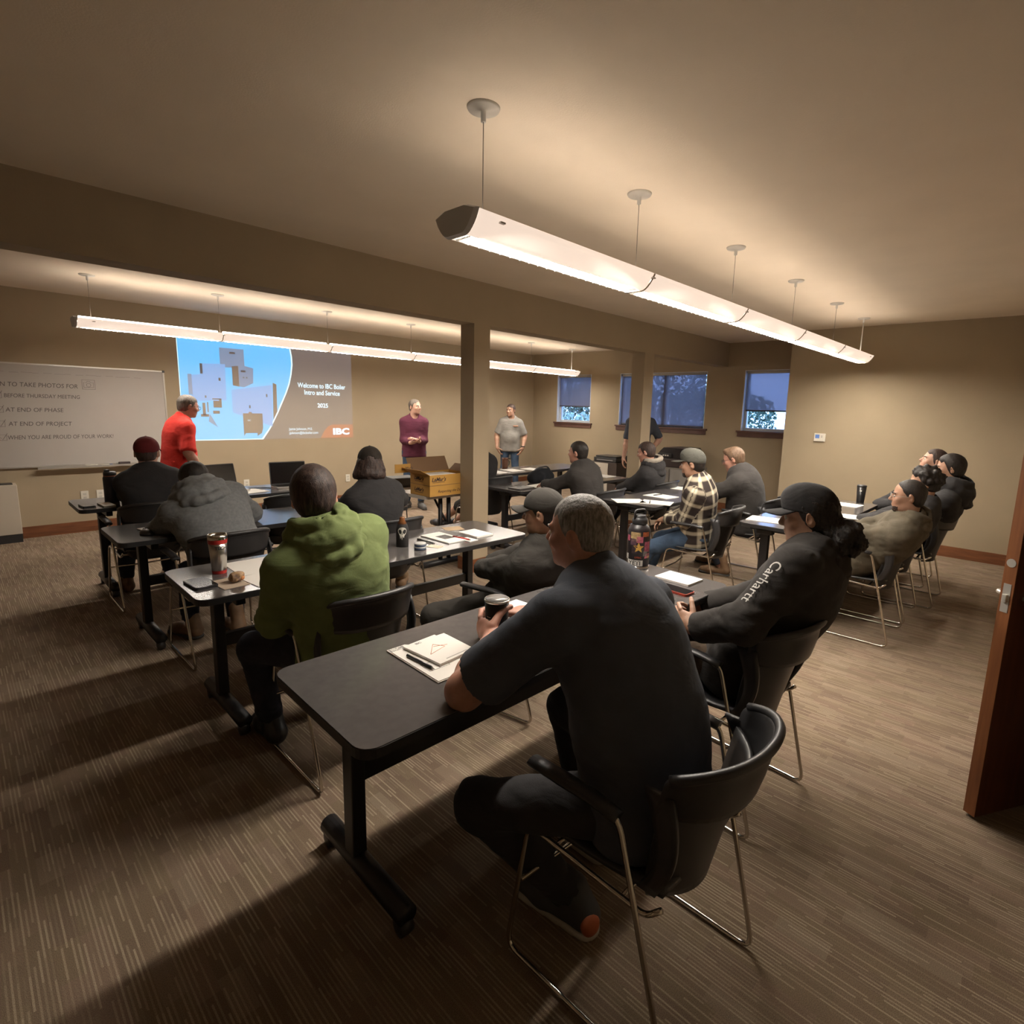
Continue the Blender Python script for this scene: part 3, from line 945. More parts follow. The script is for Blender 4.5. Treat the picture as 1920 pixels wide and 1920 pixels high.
def hand_prims(F, w, d, n, side, curl=(0.5, 0.6, 0.4), spread=0.06, sc=1.0, thumb=0.7, thumb_in=0.3):
    """w wrist, d direction of the fingers, n palm normal; side=+1: thumb on the +a side"""
    d = nrm(np.asarray(d, float)); n = np.asarray(n, float); n = nrm(n-d*(n@d)); a = np.cross(d, n)*1.0
    R = np.stack([a, d, n], 1)
    F.ell(w+d*0.048*sc, V(0.041, 0.054, 0.017)*sc, R, 0.01)
    F.cone(w-d*0.02, w+d*0.03*sc, 0.027*sc, 0.028*sc, 0.015)
    lens = [(0.043, 0.026, 0.021), (0.047, 0.030, 0.023), (0.044, 0.027, 0.022), (0.034, 0.021, 0.019)]
    for i, ls in enumerate(lens):
        x = (0.030-0.020*i)*side
        p0 = w+d*(0.088-(0.010 if i == 3 else 0.0))*sc+a*x*sc
        ang = 0; yaw = (1.5-i)*spread*side
        dirv = nrm(d*math.cos(yaw)+a*math.sin(yaw))
        r = 0.0092*sc*(0.9 if i == 3 else 1.0)
        for j, l in enumerate(ls):
            ang += curl[j]
            v = dirv*math.cos(ang)+n*math.sin(ang)
            p1 = p0+v*l*sc
            F.cone(p0, p1, r, r*0.92, 0.003)
            p0 = p1; r *= 0.93
    t0 = w+d*0.022*sc+a*0.030*side*sc+n*0.006*sc
    v = nrm(d*math.cos(thumb)+a*side*math.sin(thumb)+n*thumb_in)
    t1 = t0+v*0.042*sc
    v2 = nrm(v+n*thumb_in*0.8+d*0.25); t2 = t1+v2*0.032*sc
    v3 = nrm(v2+n*thumb_in*0.6-a*side*0.2); t3 = t2+v3*0.024*sc
    F.cone(t0, t1, 0.0155*sc, 0.0115*sc, 0.008); F.cone(t1, t2, 0.0112*sc, 0.0100*sc, 0.003); F.cone(t2, t3, 0.0100*sc, 0.0088*sc, 0.003)

def torso_prims(F, K, p, off=0.0, k=0.05, low=-0.03):
    s = K['s']; w = p.get('w', 1.0); b = p.get('belly', 0.0)
    F.cone(K['P0']+K['R0']@V(0, 0, low), K['P1'], (0.163*w+off), (0.152*w+b*0.4+off), 0.0, flat=(K['R0'], 1.36-b*2))
    F.cone(K['P1'], K['P2'], (0.152*w+b*0.4+off), (0.168*w+off), k, flat=(K['R1'], 1.42-b*2))
    F.cone(K['P2'], K['P2']+K['R2']@V(0, 0, 0.075*s), (0.170*w+off), (0.150*w+off), k, flat=(K['R2'], 1.5-b))
    if b: F.ell(K['P1']+K['R1']@V(0, 0.075+b*0.5, -0.02), V(0.13, 0.06+b, 0.13)+min(off, 0)*1.5, K['R1'], 0.06)
    for nm, sg in (('L', -1), ('R', 1)):
        F.cone(K['P2']+K['R2']@V(sg*0.05, 0, 0.075*s), K['sh'+nm], 0.070+off, 0.052+off, k)
        F.cone(K['P3']+K['R2']@V(sg*0.02, -0.012, 0.012), K['sh'+nm]+K['R2']@V(-sg*0.02, -0.01, 0.0), 0.046+off, 0.044+off, 0.05)
        F.ell(K['P2']+K['R2']@V(sg*0.075, -0.055, 0.03), V(0.085, 0.035, 0.095)+off*0.7, K['R2'], 0.07)

def limb(F, pts, rad, k=0.03, cuts=()):
    for (a, b), (ra, rb) in zip(zip(pts[:-1], pts[1:]), zip(rad[:-1], rad[1:])):
        F.cone(a, b, ra, rb, k, cuts=cuts)

def folds(seed, amp, f, centers=(), vert=0.0):
    """cloth fold displacement: gentle everywhere, sharper creases round the given centres"""
    def post(P, d):
        n = wob(P, seed, f)
        a = np.full(len(P), amp)
        for c, r, am in centers:
            dd = ((P-c)**2).sum(-1); a = a+am*np.exp(-dd/(r*r))
        ridge = 1-2*np.abs(wob(P*V(1, 1, 1.7), seed+5, f*1.3))
        return d+1.4*a*(0.55*n+0.45*ridge)
    return post
M_SKIN = {}
def skin(tone):
    if tone not in M_SKIN:
        c = {'fair': (0.50, 0.285, 0.205), 'ruddy': (0.50, 0.255, 0.185), 'tan': (0.40, 0.225, 0.150), 'olive': (0.34, 0.19, 0.12)}[tone]
        m = mat('skin_'+tone, c, rough=0.52, spec=0.4, var=0.16, vscale=35, bump=0.05, bscale=240)
        b = m.node_tree.nodes['Principled BSDF']
        b.inputs['Subsurface Weight'].default_value = 0.08
        b.inputs['Subsurface Radius'].default_value = (0.02, 0.008, 0.005)
        M_SKIN[tone] = m
    return M_SKIN[tone]
def cloth(name, col, bump=0.12, bscale=350, var=0.12, vscale=14, sheen=0.03, rough=0.9):
    m = mat('cloth_'+name, col, rough=rough, spec=0.15, var=var, vscale=vscale, bump=bump, bscale=bscale, sheen=sheen)
    nt = m.node_tree
    if not nt.nodes.get('wrinkle'):
        # soft cloth wrinkles on top of the fine weave
        tc = nt.nodes.new('ShaderNodeTexCoord'); n = nt.nodes.new('ShaderNodeTexNoise'); n.name = 'wrinkle'
        n.inputs['Scale'].default_value = 6.5; n.inputs['Detail'].default_value = 2; n.inputs['Distortion'].default_value = 1.2
        mp = nt.nodes.new('ShaderNodeMapping'); mp.inputs['Scale'].default_value = (1.0, 1.0, 1.9); mp.inputs['Rotation'].default_value = (0.35, 0.25, 0.0)
        nt.links.new(tc.outputs['Object'], mp.inputs[0]); nt.links.new(mp.outputs[0], n.inputs['Vector'])
        b2 = nt.nodes.new('ShaderNodeBump'); b2.inputs['Strength'].default_value = 0.22; b2.inputs['Distance'].default_value = 0.03
        nt.links.new(n.outputs['Fac'], b2.inputs['Height'])
        old = [x for x in nt.nodes if x.type == 'BUMP' and x != b2][0]
        nt.links.new(b2.outputs[0], old.inputs['Normal'])
    return m
def hairmat(name, col, col2, scale=90):
    return mat('hair_'+name, col, rough=0.55, spec=0.35, col2=col2, vscale=scale, stretch=(1, 1, 0.22), bump=0.3, bscale=330)
M_EYE = mat('eye_white', (0.62, 0.58, 0.54), rough=0.25)
M_IRIS = mat('iris_dark', (0.03, 0.018, 0.012), rough=0.2)

def solve_pose(p):
    """adjust lean, side lean and torso scale so that the head centre lands on p['target'] (local)"""
    if 'target' not in p: return skeleton(p)
    tgt = V(*p['target'])
    base = p.get('lean', (0, 0, 0)); x = np.array([0.0, p.get('side', 0.0), p.get('s', 0.97)])
    def f(x):
        q = dict(p); q['lean'] = tuple(b+x[0] for b in base); q['side'] = x[1]; q['s'] = x[2]
        return skeleton(q)['head']-tgt, q
    for _ in range(14):
        r, q = f(x)
        J = np.stack([(f(x+e)[0]-r)/np.linalg.norm(e) for e in (np.array([0.5, 0, 0]), np.array([0, 0.5, 0]), np.array([0, 0, 0.01]))], 1)
        st = np.linalg.lstsq(J, -r, rcond=None)[0]
        x = x+np.clip(st, [-12, -12, -0.05], [12, 12, 0.05])
        x[2] = np.clip(x[2], 0.86, 1.08); x[1] = np.clip(x[1], -30, 30)
    r, q = f(x)
    p.update(lean=q['lean'], side=q['side'], s=q['s'])
    K = skeleton(q)
    if p.get('verbose'): print('POSE', p.get('tag'), 'err', np.round(r, 3), 'lean', np.round(q['lean'], 1), 'side', round(q['side'], 1), 's', round(q['s'], 3))
    return K

def hair_field_mesh(K, p, h, t, recede=0.0, nape=-0.075, rough=0.004, rf=120, extra=None, front=0.0, top=0.0, seed=3, line_tilt=0.0):
    F = Field(h); s = p.get('hs', 0.98); R = K['Rh']; C = K['head']
    g = lambda x, y, z: C+R@V(x, y, z)*s
    F.ell(g(0, -0.008, 0.034), (V(0.075, 0.096, 0.086)+t+V(0, 0, top))*s, R, 0)
    F.ell(g(0, -0.035, -0.02), (V(0.062, 0.06, 0.06)+t*0.8)*s, R, 0.02)
    if front: F.ell(g(0, 0.055, 0.095), V(0.05, 0.035, 0.02+front)*s, R, 0.03)
    if extra: extra(F, g, s, R)
    def post(P, d):
        q = ((P-C)@R)/s
        d = d+rough*wob(P, seed, rf)+rough*0.5*wob(P, seed+1, rf*2.3)
        y, z = q[:, 1], q[:, 2]
        zz = z-0.08-line_tilt
        cut = 0.8*(y-0.092+recede)-0.6*zz
        ax_ = np.abs(q[:, 0])
        cut = np.maximum(cut, 0.9*(y-0.028)-0.42*(z-0.012)-6*np.maximum(0, 0.052-ax_))
        cut = np.maximum(cut, nape-z) if nape is not None else cut
        cm = cut*s
        d = d+(t*0.85)*np.clip(1+cm/0.022, 0, 1)**2
        return np.maximum(d, cm)
    return F.mesh(post)

def cap_meshes(K, p, root, material, back=False, tilt=0.0, brim_len=0.075, brim_curve=0.022, button=True, high=0.0, h=0.005, open_back=False, panels=True):
    s = p.get('hs', 0.98); R = K['Rh']@rotx(math.radians(-tilt)); C = K['head']
    if back: R = R@rotz(math.pi)
    g = lambda x, y, z: C+R@V(x, y, z)*s
    F = Field(h)
    F.ell(g(0, -0.006 if not back else 0.008, 0.040), (V(0.085, 0.106, 0.092)+V(0, 0, high))*s, R, 0)
    if high: F.ell(g(0, 0.04, 0.085+high*0.6), V(0.062, 0.058, 0.045)*s, R, 0.04)
    if open_back: F.ell(g(0, -0.115, 0.032), V(0.034, 0.05, 0.030)*s, R, 0.004, 's')
    pt = g(0, 0, 0.020)
    nv = R@nrm(V(0, 0.24, -1.0))
    def post(P, d):
        q = ((P-C)@R)/s
        d = np.maximum(d, (P-pt)@nv)
        if panels:
            a = np.arctan2(q[:, 0], q[:, 1]+0.006)
            rr = np.minimum(1, np.hypot(q[:, 0], q[:, 1])/0.03)
            d = d+0.0012*rr*np.exp(-(np.abs(np.sin(3*a))/0.05)**2)
        return d
    v, f = F.mesh(post)
    cap = link_mesh('cap', np_mesh('cap', v, f), material, root, True)
    bm = bmesh.new()
    def brim(u, w):
        a = (u-0.5)*2*1.12
        rad = 0.086
        x = rad*math.sin(a); y = -0.004+0.103*math.cos(a)
        ext = brim_len*w*(math.cos(a*0.80)**0.7)
        y2 = y+ext; x2 = x*(1-0.03*w)
        z = 0.040-brim_curve*(abs(x2)/0.08)**2*(0.4+0.6*w)-0.006*w
        return tuple(g(x2, y2, z))
    sheet(bm, brim, 16, 6, 0.0045)
    bm_obj('brim', bm, material, cap, True)
    if button:
        bm = bmesh.new(); lathe(bm, [(0.0, 0.004), (0.006, 0.003), (0.008, 0.0)][::-1], 10, Rm(g(0, -0.006, 0.131+high), tuple(R[:, 0]), tuple(R[:, 1])))
        bm_obj('button', bm, material, cap, True)
    return cap

def glasses(K, p, root, col=(0.02, 0.02, 0.02)):
    s = p.get('hs', 0.98); R = K['Rh']; C = K['head']
    g = lambda x, y, z: Vector(tuple(C+R@V(x, y, z)*s))
    bm = bmesh.new()
    for sg in (-1, 1):
        pts = [g(sg*(0.034+0.025*math.cos(a)), 0.104, 0.001+0.017*math.sin(a)) for a in np.linspace(0, 2*math.pi, 15)]
        tube(bm, pts, 0.0017, 6, cap=False)
        tube(bm, [g(sg*0.058, 0.103, 0.006), g(sg*0.078, 0.08, 0.006), g(sg*0.083, 0.0, 0.008), g(sg*0.080, -0.02, -0.006)], 0.0017, 6)
    tube(bm, [g(-0.010, 0.105, 0.004), g(0, 0.108, 0.006), g(0.010, 0.105, 0.004)], 0.0016, 6)
    o = bm_obj('glasses', bm, mat('glasses_%.2f' % col[0], col, rough=0.3), root, True)
    return o

def face_bits(K, p, root, hm):
    s = p.get('hs', 0.98); R = K['Rh']; C = K['head']
    g = lambda x, y, z: Vector(tuple(C+R@V(x, y, z)*s))
    for sg in (-1, 1):
        bm = bmesh.new(); bmesh.ops.create_uvsphere(bm, u_segments=12, v_segments=8, radius=0.0105*s, matrix=Matrix.Translation(g(sg*0.031, 0.0800, 0.002)))
        e = bm_obj('eye', bm, M_EYE, root, True)
        bm = bmesh.new(); bmesh.ops.create_uvsphere(bm, u_segments=10, v_segments=6, radius=0.0062*s, matrix=Matrix.Translation(g(sg*0.031, 0.0852, 0.002)))
        bm_obj('iris', bm, M_IRIS, e, True)
        bm = bmesh.new(); tube(bm, [g(sg*0.014, 0.0945, 0.019), g(sg*0.030, 0.0935, 0.0245), g(sg*0.048, 0.080, 0.020)], 0.0036*s, 6)
        bm_obj('eyebrow', bm, hm, root, True)

def bone_coords(v, K):
    segs = [(K['P0'], K['P3'], 0.15)] + [(K[a+n], K[b+n], 0.055) for n in 'LR' for a, b in (('sh', 'el'), ('el', 'wr'))]
    best = np.full(len(v), 1e9); out = np.zeros((len(v), 3))
    for i, (a, b, r) in enumerate(segs):
        ba = b-a; t = ((v-a)@ba)/(ba@ba); tc = np.clip(t, 0, 1)
        d = v-a-tc[:, None]*ba; dist = np.linalg.norm(d, axis=1)-r
        u = nrm(ba); e1 = nrm(np.cross(u, V(0, 1, 0.1))); e2 = np.cross(u, e1)
        ang = np.arctan2(d@e2, d@e1)
        m = dist < best
        best[m] = dist[m]
        out[m] = np.stack([ang*r, t*np.linalg.norm(ba), np.full(len(v), i*0.3)], 1)[m]
    return out

def person(label, loc, rz, p, cat='person', group=None):
    """p: pose + look. returns the Empty"""
    root = empty('person', (loc[0], loc[1], 0), math.radians(rz), label, cat, group)
    if 'world_head' in p:
        a = math.radians(rz); dx, dy = p['world_head'][0]-loc[0], p['world_head'][1]-loc[1]
        p['target'] = (dx*math.cos(a)+dy*math.sin(a), -dx*math.sin(a)+dy*math.cos(a), p['world_head'][2])
    K = solve_pose(p)
    s = K['s']; h = p.get('h', 0.012); hh = p.get('hh', h*0.55)
    sk = skin(p.get('skin', 'fair'))
    up = p.get('arm', 1.0)
    # ---------------- body: one continuous figure (skin)
    parts = []
    B = Field(max(0.016, h*1.4))
    torso_prims(B, K, p, -0.020, low=0.09)
    B.cone(K['hipL'], K['hipR'], 0.075, 0.075, 0.03); B.cone(K['P0'], K['P0']+K['R0']@V(0, 0, 0.1), 0.09, 0.10, 0.03)
    for n in 'LR':
        limb(B, [K['sh'+n], K['el'+n], K['wr'+n]], [0.044*up, 0.036*up, 0.026*up])
        limb(B, [K['hip'+n], K['kn'+n], K['an'+n]], [0.072, 0.050, 0.035])
        fy = rotz(math.radians(p.get('foot'+n, 0)))@V(0, 1, 0)
        B.cone(K['an'+n]+V(0, 0, -0.045), K['an'+n]+fy*0.12+V(0, 0, -0.055), 0.028, 0.024, 0.02)
    B.cone(K['P3'], K['head']-K['Rh']@V(0, 0, 0.05), 0.050, 0.048, 0.02)
    B.ell(K['head'], V(0.058, 0.07, 0.085)*s, K['Rh'], 0.02)
    v, f = B.mesh(); parts.append((v, f))
    v, f = head_field(K, hh, p).mesh(); parts.append((v, f))
    for n, sg in (('L', -1), ('R', 1)):
        hp = p.get('hand'+n)
        if hp is None and p.get('nohands'): continue
        hp = hp or {}
        A = Field(p.get('hand_h', max(0.0045, hh*0.9)))
        fd = nrm(K['wr'+n]-K['el'+n])
        d = V(*hp['d']) if 'd' in hp else fd
        nv = V(*hp['n']) if 'n' in hp else V(-sg*0.5, 0, -1)
        st = K['el'+n]+(K['wr'+n]-K['el'+n])*(0.72 if p.get('long', True) else 0.0)
        if p.get('long', True): A.cone(st, K['wr'+n], 0.034*up, 0.026*up, 0.0)
        else:
            mid = K['el'+n]+(K['wr'+n]-K['el'+n])*0.3
            A.cone(K['sh'+n]+(K['el'+n]-K['sh'+n])*0.35, K['el'+n], 0.050*up, 0.042*up, 0.0)
            A.cone(K['el'+n], mid, 0.041*up, 0.043*up, 0.02); A.cone(mid, K['wr'+n], 0.043*up, 0.0265*up, 0.02)
        nn = nrm(nv-nrm(d)*(nv@nrm(d))); a_ = np.cross(nrm(d), nn)
        # thumb on the side given, default towards the body's midline / up
        ts = hp.get('thumb_side')
        if ts is None: ts = 1 if a_@V(-sg*0.8, 0.2, 0.6) > 0 else -1
        hand_prims(A, K['wr'+n], d, nv, ts, hp.get('curl', (0.35, 0.5, 0.35)), hp.get('spread', 0.07), hp.get('sc', s*1.02), hp.get('thumb', 0.7), hp.get('thumb_in', 0.35))
        parts.append(A.mesh())
    v, f = join_vf(parts)
    body = link_mesh('body', np_mesh('body', v, f), sk, root, True)
    # ---------------- top
    T = Field(h)
    off = p.get('bulk', 0.006)
    torso_prims(T, K, p, off)
    if not p.get('seated', True):
        wq = p.get('w', 1.0)
        T.cone(K['P0']+K['R0']@V(0, 0, 0.02), K['P0']+K['R0']@V(0, 0, -0.20), 0.166*max(wq, 1.0)+off, 0.180*max(wq, 1.0)+off, 0.04, flat=(K['R0'], 1.30))
    long_ = p.get('long', True)
    cen = []
    for n, sg in (('L', -1), ('R', 1)):
        sh, el, wr = K['sh'+n], K['el'+n], K['wr'+n]
        if long_:
            end = el+(wr-el)*p.get('cuff', 0.90); ud = nrm(wr-el)
            T.cone(sh, el, 0.053*up+off, 0.046*up+off, 0.045)
            T.cone(el, end, 0.046*up+off, 0.036*up+off, 0.03, cuts=[(end, ud)])
            cen.append((el, 0.11, p.get('crease', 0.004)))
        else:
            end = sh+(el-sh)*p.get('sleeve', 0.80); ud = nrm(el-sh)
            T.cone(sh, sh+(el-sh)*1.1, 0.057*up+off, 0.058*up+off*1.6, 0.045, cuts=[(end, ud)])
        cen.append((sh+(K['P1']-sh)*0.35, 0.10, p.get('crease', 0.004)*0.8))
    hem = K['P0']+K['R0']@V(0, 0, p.get('hem', -0.11)); T_hem = (hem, K['R0']@V(0, 0, -1))
    if p.get('collar'):
        ca = K['P3']+K['R2']@V(0, 0.006, 0.010)
        nd_ = nrm(K['ntop']-K['P3']); nk = 0.008*max(0, p.get('neck', 1.0)-1)*8
        T.cone(K['P3']-nd_*0.01+K['R2']@V(0, -0.006, 0), K['P3']+nd_*0.062+K['R2']@V(0, -0.008, 0), 0.080+nk, 0.072+nk, 0.012, cuts=[(K['P3']+nd_*0.060, nrm(nd_+K['R2']@V(0, 0.35, 0)))])
    nb = K['P3']+K['R2']@V(0, 0.010, 0.0)
    T.cone(nb+K['R2']@V(0, 0.02, p.get('neck_cut', 0.030)), K['ntop']+K['R2']@V(0, 0.01, 0.06), 0.057, 0.068, 0.006, 's')
    cen.append((K['P1']+K['R1']@V(0, 0.03, -0.03), 0.14, p.get('crease', 0.004)))
    fpost = folds(p.get('seed', 1), p.get('fold', 0.0035), p.get('ff', 17), cen)
    def tpost(P, d):
        d = fpost(P, d)
        return np.maximum(d, (P-T_hem[0])@T_hem[1])
    v, f = T.mesh(tpost)
    me = np_mesh('top', v, f)
    if p.get('plaid'):
        at = me.attributes.new('weave', 'FLOAT_VECTOR', 'POINT'); at.data.foreach_set('vector', bone_coords(v, K).astype(np.float32).ravel())
    top = link_mesh(p.get('top_name', 'shirt'), me, p['top'], root, True)
    # hood
    if p.get('hood'):
        Hh = p['hood']
        F = Field(h)
        c = K['P3']+K['R2']@V(0, -0.012, 0.022); sz = Hh.get('size', 1.0)
        for rx, ry, zz, tr, drop in ((0.080, 0.074, 0.048, 0.024, 0.0), (0.102, 0.100, 0.012, 0.030, 0.035), (0.112, 0.112, -0.030, 0.026, 0.055)):
            prev = None
            for i in range(11):
                a = math.radians(-125+250*i/10)-math.pi/2
                bk = max(0.0, -math.sin(a))
                q = c+K['R2']@(V(rx*math.cos(a), ry*math.sin(a)-0.006, zz-drop*bk+0.012*(1-bk))*sz)
                if prev is not None: F.cone(prev, q, tr*sz, tr*sz, 0.020)
                prev = q
        F.ell(c+K['R2']@V(0, -0.075, -0.020)*sz, V(0.098, 0.050, 0.066)*sz, K['R2']@rotx(0.30), 0.03)
        F.ell(c+K['R2']@V(0, -0.062, 0.050)*sz, V(0.050, 0.020, 0.024)*sz, K['R2']@rotx(0.5), 0.02, 's')
        F.cone(K['P3']+K['R2']@V(0, 0.01, 0.0), K['ntop']+K['R2']@V(0, 0.01, 0.05), 0.054, 0.062, 0.006, 's')
        v, f = F.mesh(folds(p.get('seed', 1)+9, 0.007, 34))
        ho = link_mesh('hood', np_mesh('hood', v, f), Hh.get('mat', p['top']), root, True)
        if Hh.get('lining'):
            G = Field(h); prev = None
            for i in range(11):
                a = math.radians(-115+230*i/10)-math.pi/2
                q = c+K['R2']@(V(0.086*math.cos(a), 0.082*math.sin(a)-0.010, 0.058)*sz)
                if prev is not None: G.cone(prev, q, 0.024*sz, 0.024*sz, 0.015)
                prev = q
            v, f = G.mesh(); link_mesh('hood_lining', np_mesh('hood_lining', v, f), Hh['lining'], ho, True)
    # ---------------- trousers
    if not p.get('nolegs'):
        Q = Field(h)
        Q.cone(K['P0']+K['R0']@V(-0.06, -0.012, -0.02), K['P0']+K['R0']@V(0.06, -0.012, -0.02), 0.112, 0.112, 0)
        Q.cone(K['P0']+K['R0']@V(0, 0, 0.0), K['P0']+K['R0']@V(0, 0, 0.09), 0.150*p.get('w', 1), 0.140*p.get('w', 1), 0.04, flat=(K['R0'], 1.35))
        cen = []
        tk = p.get('leg', 1.0)
        for n in 'LR':
            end = K['kn'+n]+(K['an'+n]-K['kn'+n])*p.get('trouser_end', 0.93); ud = nrm(K['an'+n]-K['kn'+n])
            if p.get('shorts'):
                end = K['hip'+n]+(K['kn'+n]-K['hip'+n])*0.92; ud = nrm(K['kn'+n]-K['hip'+n])
                Q.cone(K['hip'+n], K['kn'+n], 0.092*tk, 0.080*tk, 0.04, cuts=[(end, ud)])
            else:
                Q.cone(K['hip'+n], K['kn'+n], 0.090*tk, 0.066*tk, 0.04)
                Q.cone(K['kn'+n], end, 0.066*tk, 0.056*tk, 0.03, cuts=[(end, ud)])
                cen.append((K['kn'+n], 0.10, 0.004)); cen.append((end, 0.12, 0.006))
        v, f = Q.mesh(folds(p.get('seed', 1)+3, 0.003, 24, cen))
        link_mesh('shorts' if p.get('shorts') else 'trousers', np_mesh('trousers', v, f), p['bottom'], root, True)
        for n in 'LR':
            an = K['an'+n]; fy = rotz(math.radians(p.get('foot'+n, 0)))@V(0, 1, 0)
            fl = nrm(V(fy[0], fy[1], 0)); z0 = an[2]-0.09
            gz = [(V(0, 0, z0+0.002), V(0, 0, -1.0))]
            X = Field(max(0.006, h*0.8))
            hl = V(an[0], an[1], z0+0.045)-fl*0.045
            X.cone(hl, V(an[0], an[1], z0+0.042)+fl*0.11, 0.040, 0.043, 0, cuts=gz)
            X.cone(V(an[0], an[1], z0+0.040)+fl*0.10, V(an[0], an[1], z0+0.034)+fl*0.175, 0.043, 0.034, 0.02, cuts=gz)
            X.cone(hl+V(0, 0, 0.02), an+V(0, 0, 0.03 if not p.get('boots') else 0.09), 0.042, 0.046, 0.03)
            v, f = X.mesh()
            sh_ = link_mesh('boot' if p.get('boots') else 'shoe', np_mesh('shoe', v, f), p.get('shoe', M_BLACKP), root, True)
            if p.get('sole'):
                Y = Field(max(0.006, h*0.8))
                Y.cone(V(hl[0], hl[1], z0+0.014), V(an[0], an[1], z0+0.014)+fl*0.175, 0.046, 0.040, 0, cuts=gz+[(V(0, 0, z0+0.026), V(0, 0, 1.0))])
                v, f = Y.mesh(); link_mesh('sole', np_mesh('sole', v, f), p['sole'], sh_, True)
    # ---------------- hair
    hs = p.get('hair')
    if hs:
        kw = {k_: v_ for k_, v_ in hs.items() if k_ != 'mat'}
        v, f = hair_field_mesh(K, p, hh, **kw)
        link_mesh('hair', np_mesh('hair', v, f), hs['mat'], root, True)
    if p.get('beard'):
        bd = p['beard']
        F = Field(hh); R = K['Rh']; ss = p.get('hs', 0.98); C = K['head']
        g = lambda x, y, z: C+R@V(x, y, z)*ss
        t = bd.get('t', 0.005)
        F.ell(g(0, 0.032, -0.03), (V(0.058, 0.062, 0.078)+t)*ss, R, 0)
        F.ell(g(0, 0.028, -0.072), (V(0.050, 0.052, 0.036)+t)*ss, R, 0.02)
        F.ell(g(0, 0.072, -0.092), (V(0.020, 0.016, 0.015)+t)*ss, R, 0.018)
        def bpost(P, d, C=C, R=R, ss=ss):
            q = ((P-C)@R)/ss
            d = d+0.002*wob(P, 4, 150)
            d = np.maximum(d, (q[:, 2]+0.045+0.5*(0.05-q[:, 1]).clip(-0.05, 0.02))*ss) if not bd.get('goatee') else np.maximum(d, np.maximum(q[:, 2]+0.066, 0.055-q[:, 1])*ss)
            lip = np.sqrt((q[:, 0]/0.024)**2+((q[:, 2]+0.058)/0.011)**2)-1
            d = np.maximum(d, np.where(q[:, 1] > 0.05, -lip*0.011, d))
            return d
        v, f = F.mesh(bpost)
        if len(v): link_mesh('beard', np_mesh('beard', v, f), bd['mat'], root, True)
    if p.get('cap'):
        cap_meshes(K, p, root, h=hh, **p['cap'])
    if p.get('face', True): face_bits(K, p, root, (hs or {}).get('mat', M_IRIS))
    if p.get('glasses'): glasses(K, p, root, p['glasses'])
    root['_k'] = 0
    del root['_k']
    return root, K
# ================================================================== THE PEOPLE
H_GREY = hairmat('grey', (0.33, 0.305, 0.28), (0.14, 0.128, 0.118), 150)
H_DARK = hairmat('dark', (0.022, 0.015, 0.012), (0.010, 0.008, 0.007))
H_BROWN = hairmat('brown', (0.060, 0.036, 0.028), (0.022, 0.014, 0.012))
H_LBROWN = hairmat('light_brown', (0.17, 0.10, 0.06), (0.09, 0.055, 0.033))
C_NAVY = cloth('navy', (0.070, 0.078, 0.098)); C_BLACK = cloth('black', (0.036, 0.034, 0.035)); C_BLACK2 = cloth('faded_black', (0.038, 0.034, 0.032))
C_JEANS = cloth('jeans', (0.050, 0.078, 0.125), var=0.35, vscale=9); C_DJEANS = cloth('dark_jeans', (0.030, 0.032, 0.044), var=0.3)
C_GREEN = cloth('green', (0.165, 0.205, 0.080), var=0.2); C_GREYH = cloth('grey_heather', (0.185, 0.190, 0.192), var=0.2, vscale=60)
C_RED = cloth('red', (0.60, 0.040, 0.030)); C_MAROON = cloth('maroon', (0.095, 0.024, 0.042)); C_GREYP = cloth('grey_polo', (0.23, 0.215, 0.195), var=0.15)
C_OLIVE = cloth('olive', (0.105, 0.088, 0.062), var=0.25); C_BROWNT = cloth('brown_canvas', (0.055, 0.036, 0.022), var=0.3)
C_REDCAP = cloth('dark_red_cap', (0.14, 0.022, 0.024)); C_DGREY = cloth('dark_grey', (0.040, 0.036, 0.032)); C_CAPGR = cloth('grey_green_cap', (0.075, 0.073, 0.062))
C_TAN = cloth('tan_canvas', (0.24, 0.16, 0.09)); C_TANBOOT = mat('tan_leather', (0.20, 0.115, 0.06), rough=0.7, var=0.3, vscale=20)
C_LGREYH = cloth('light_grey_lining', (0.34, 0.30, 0.25))
M_RUBBER = mat('rubber_sole', (0.05, 0.045, 0.04), rough=0.8)

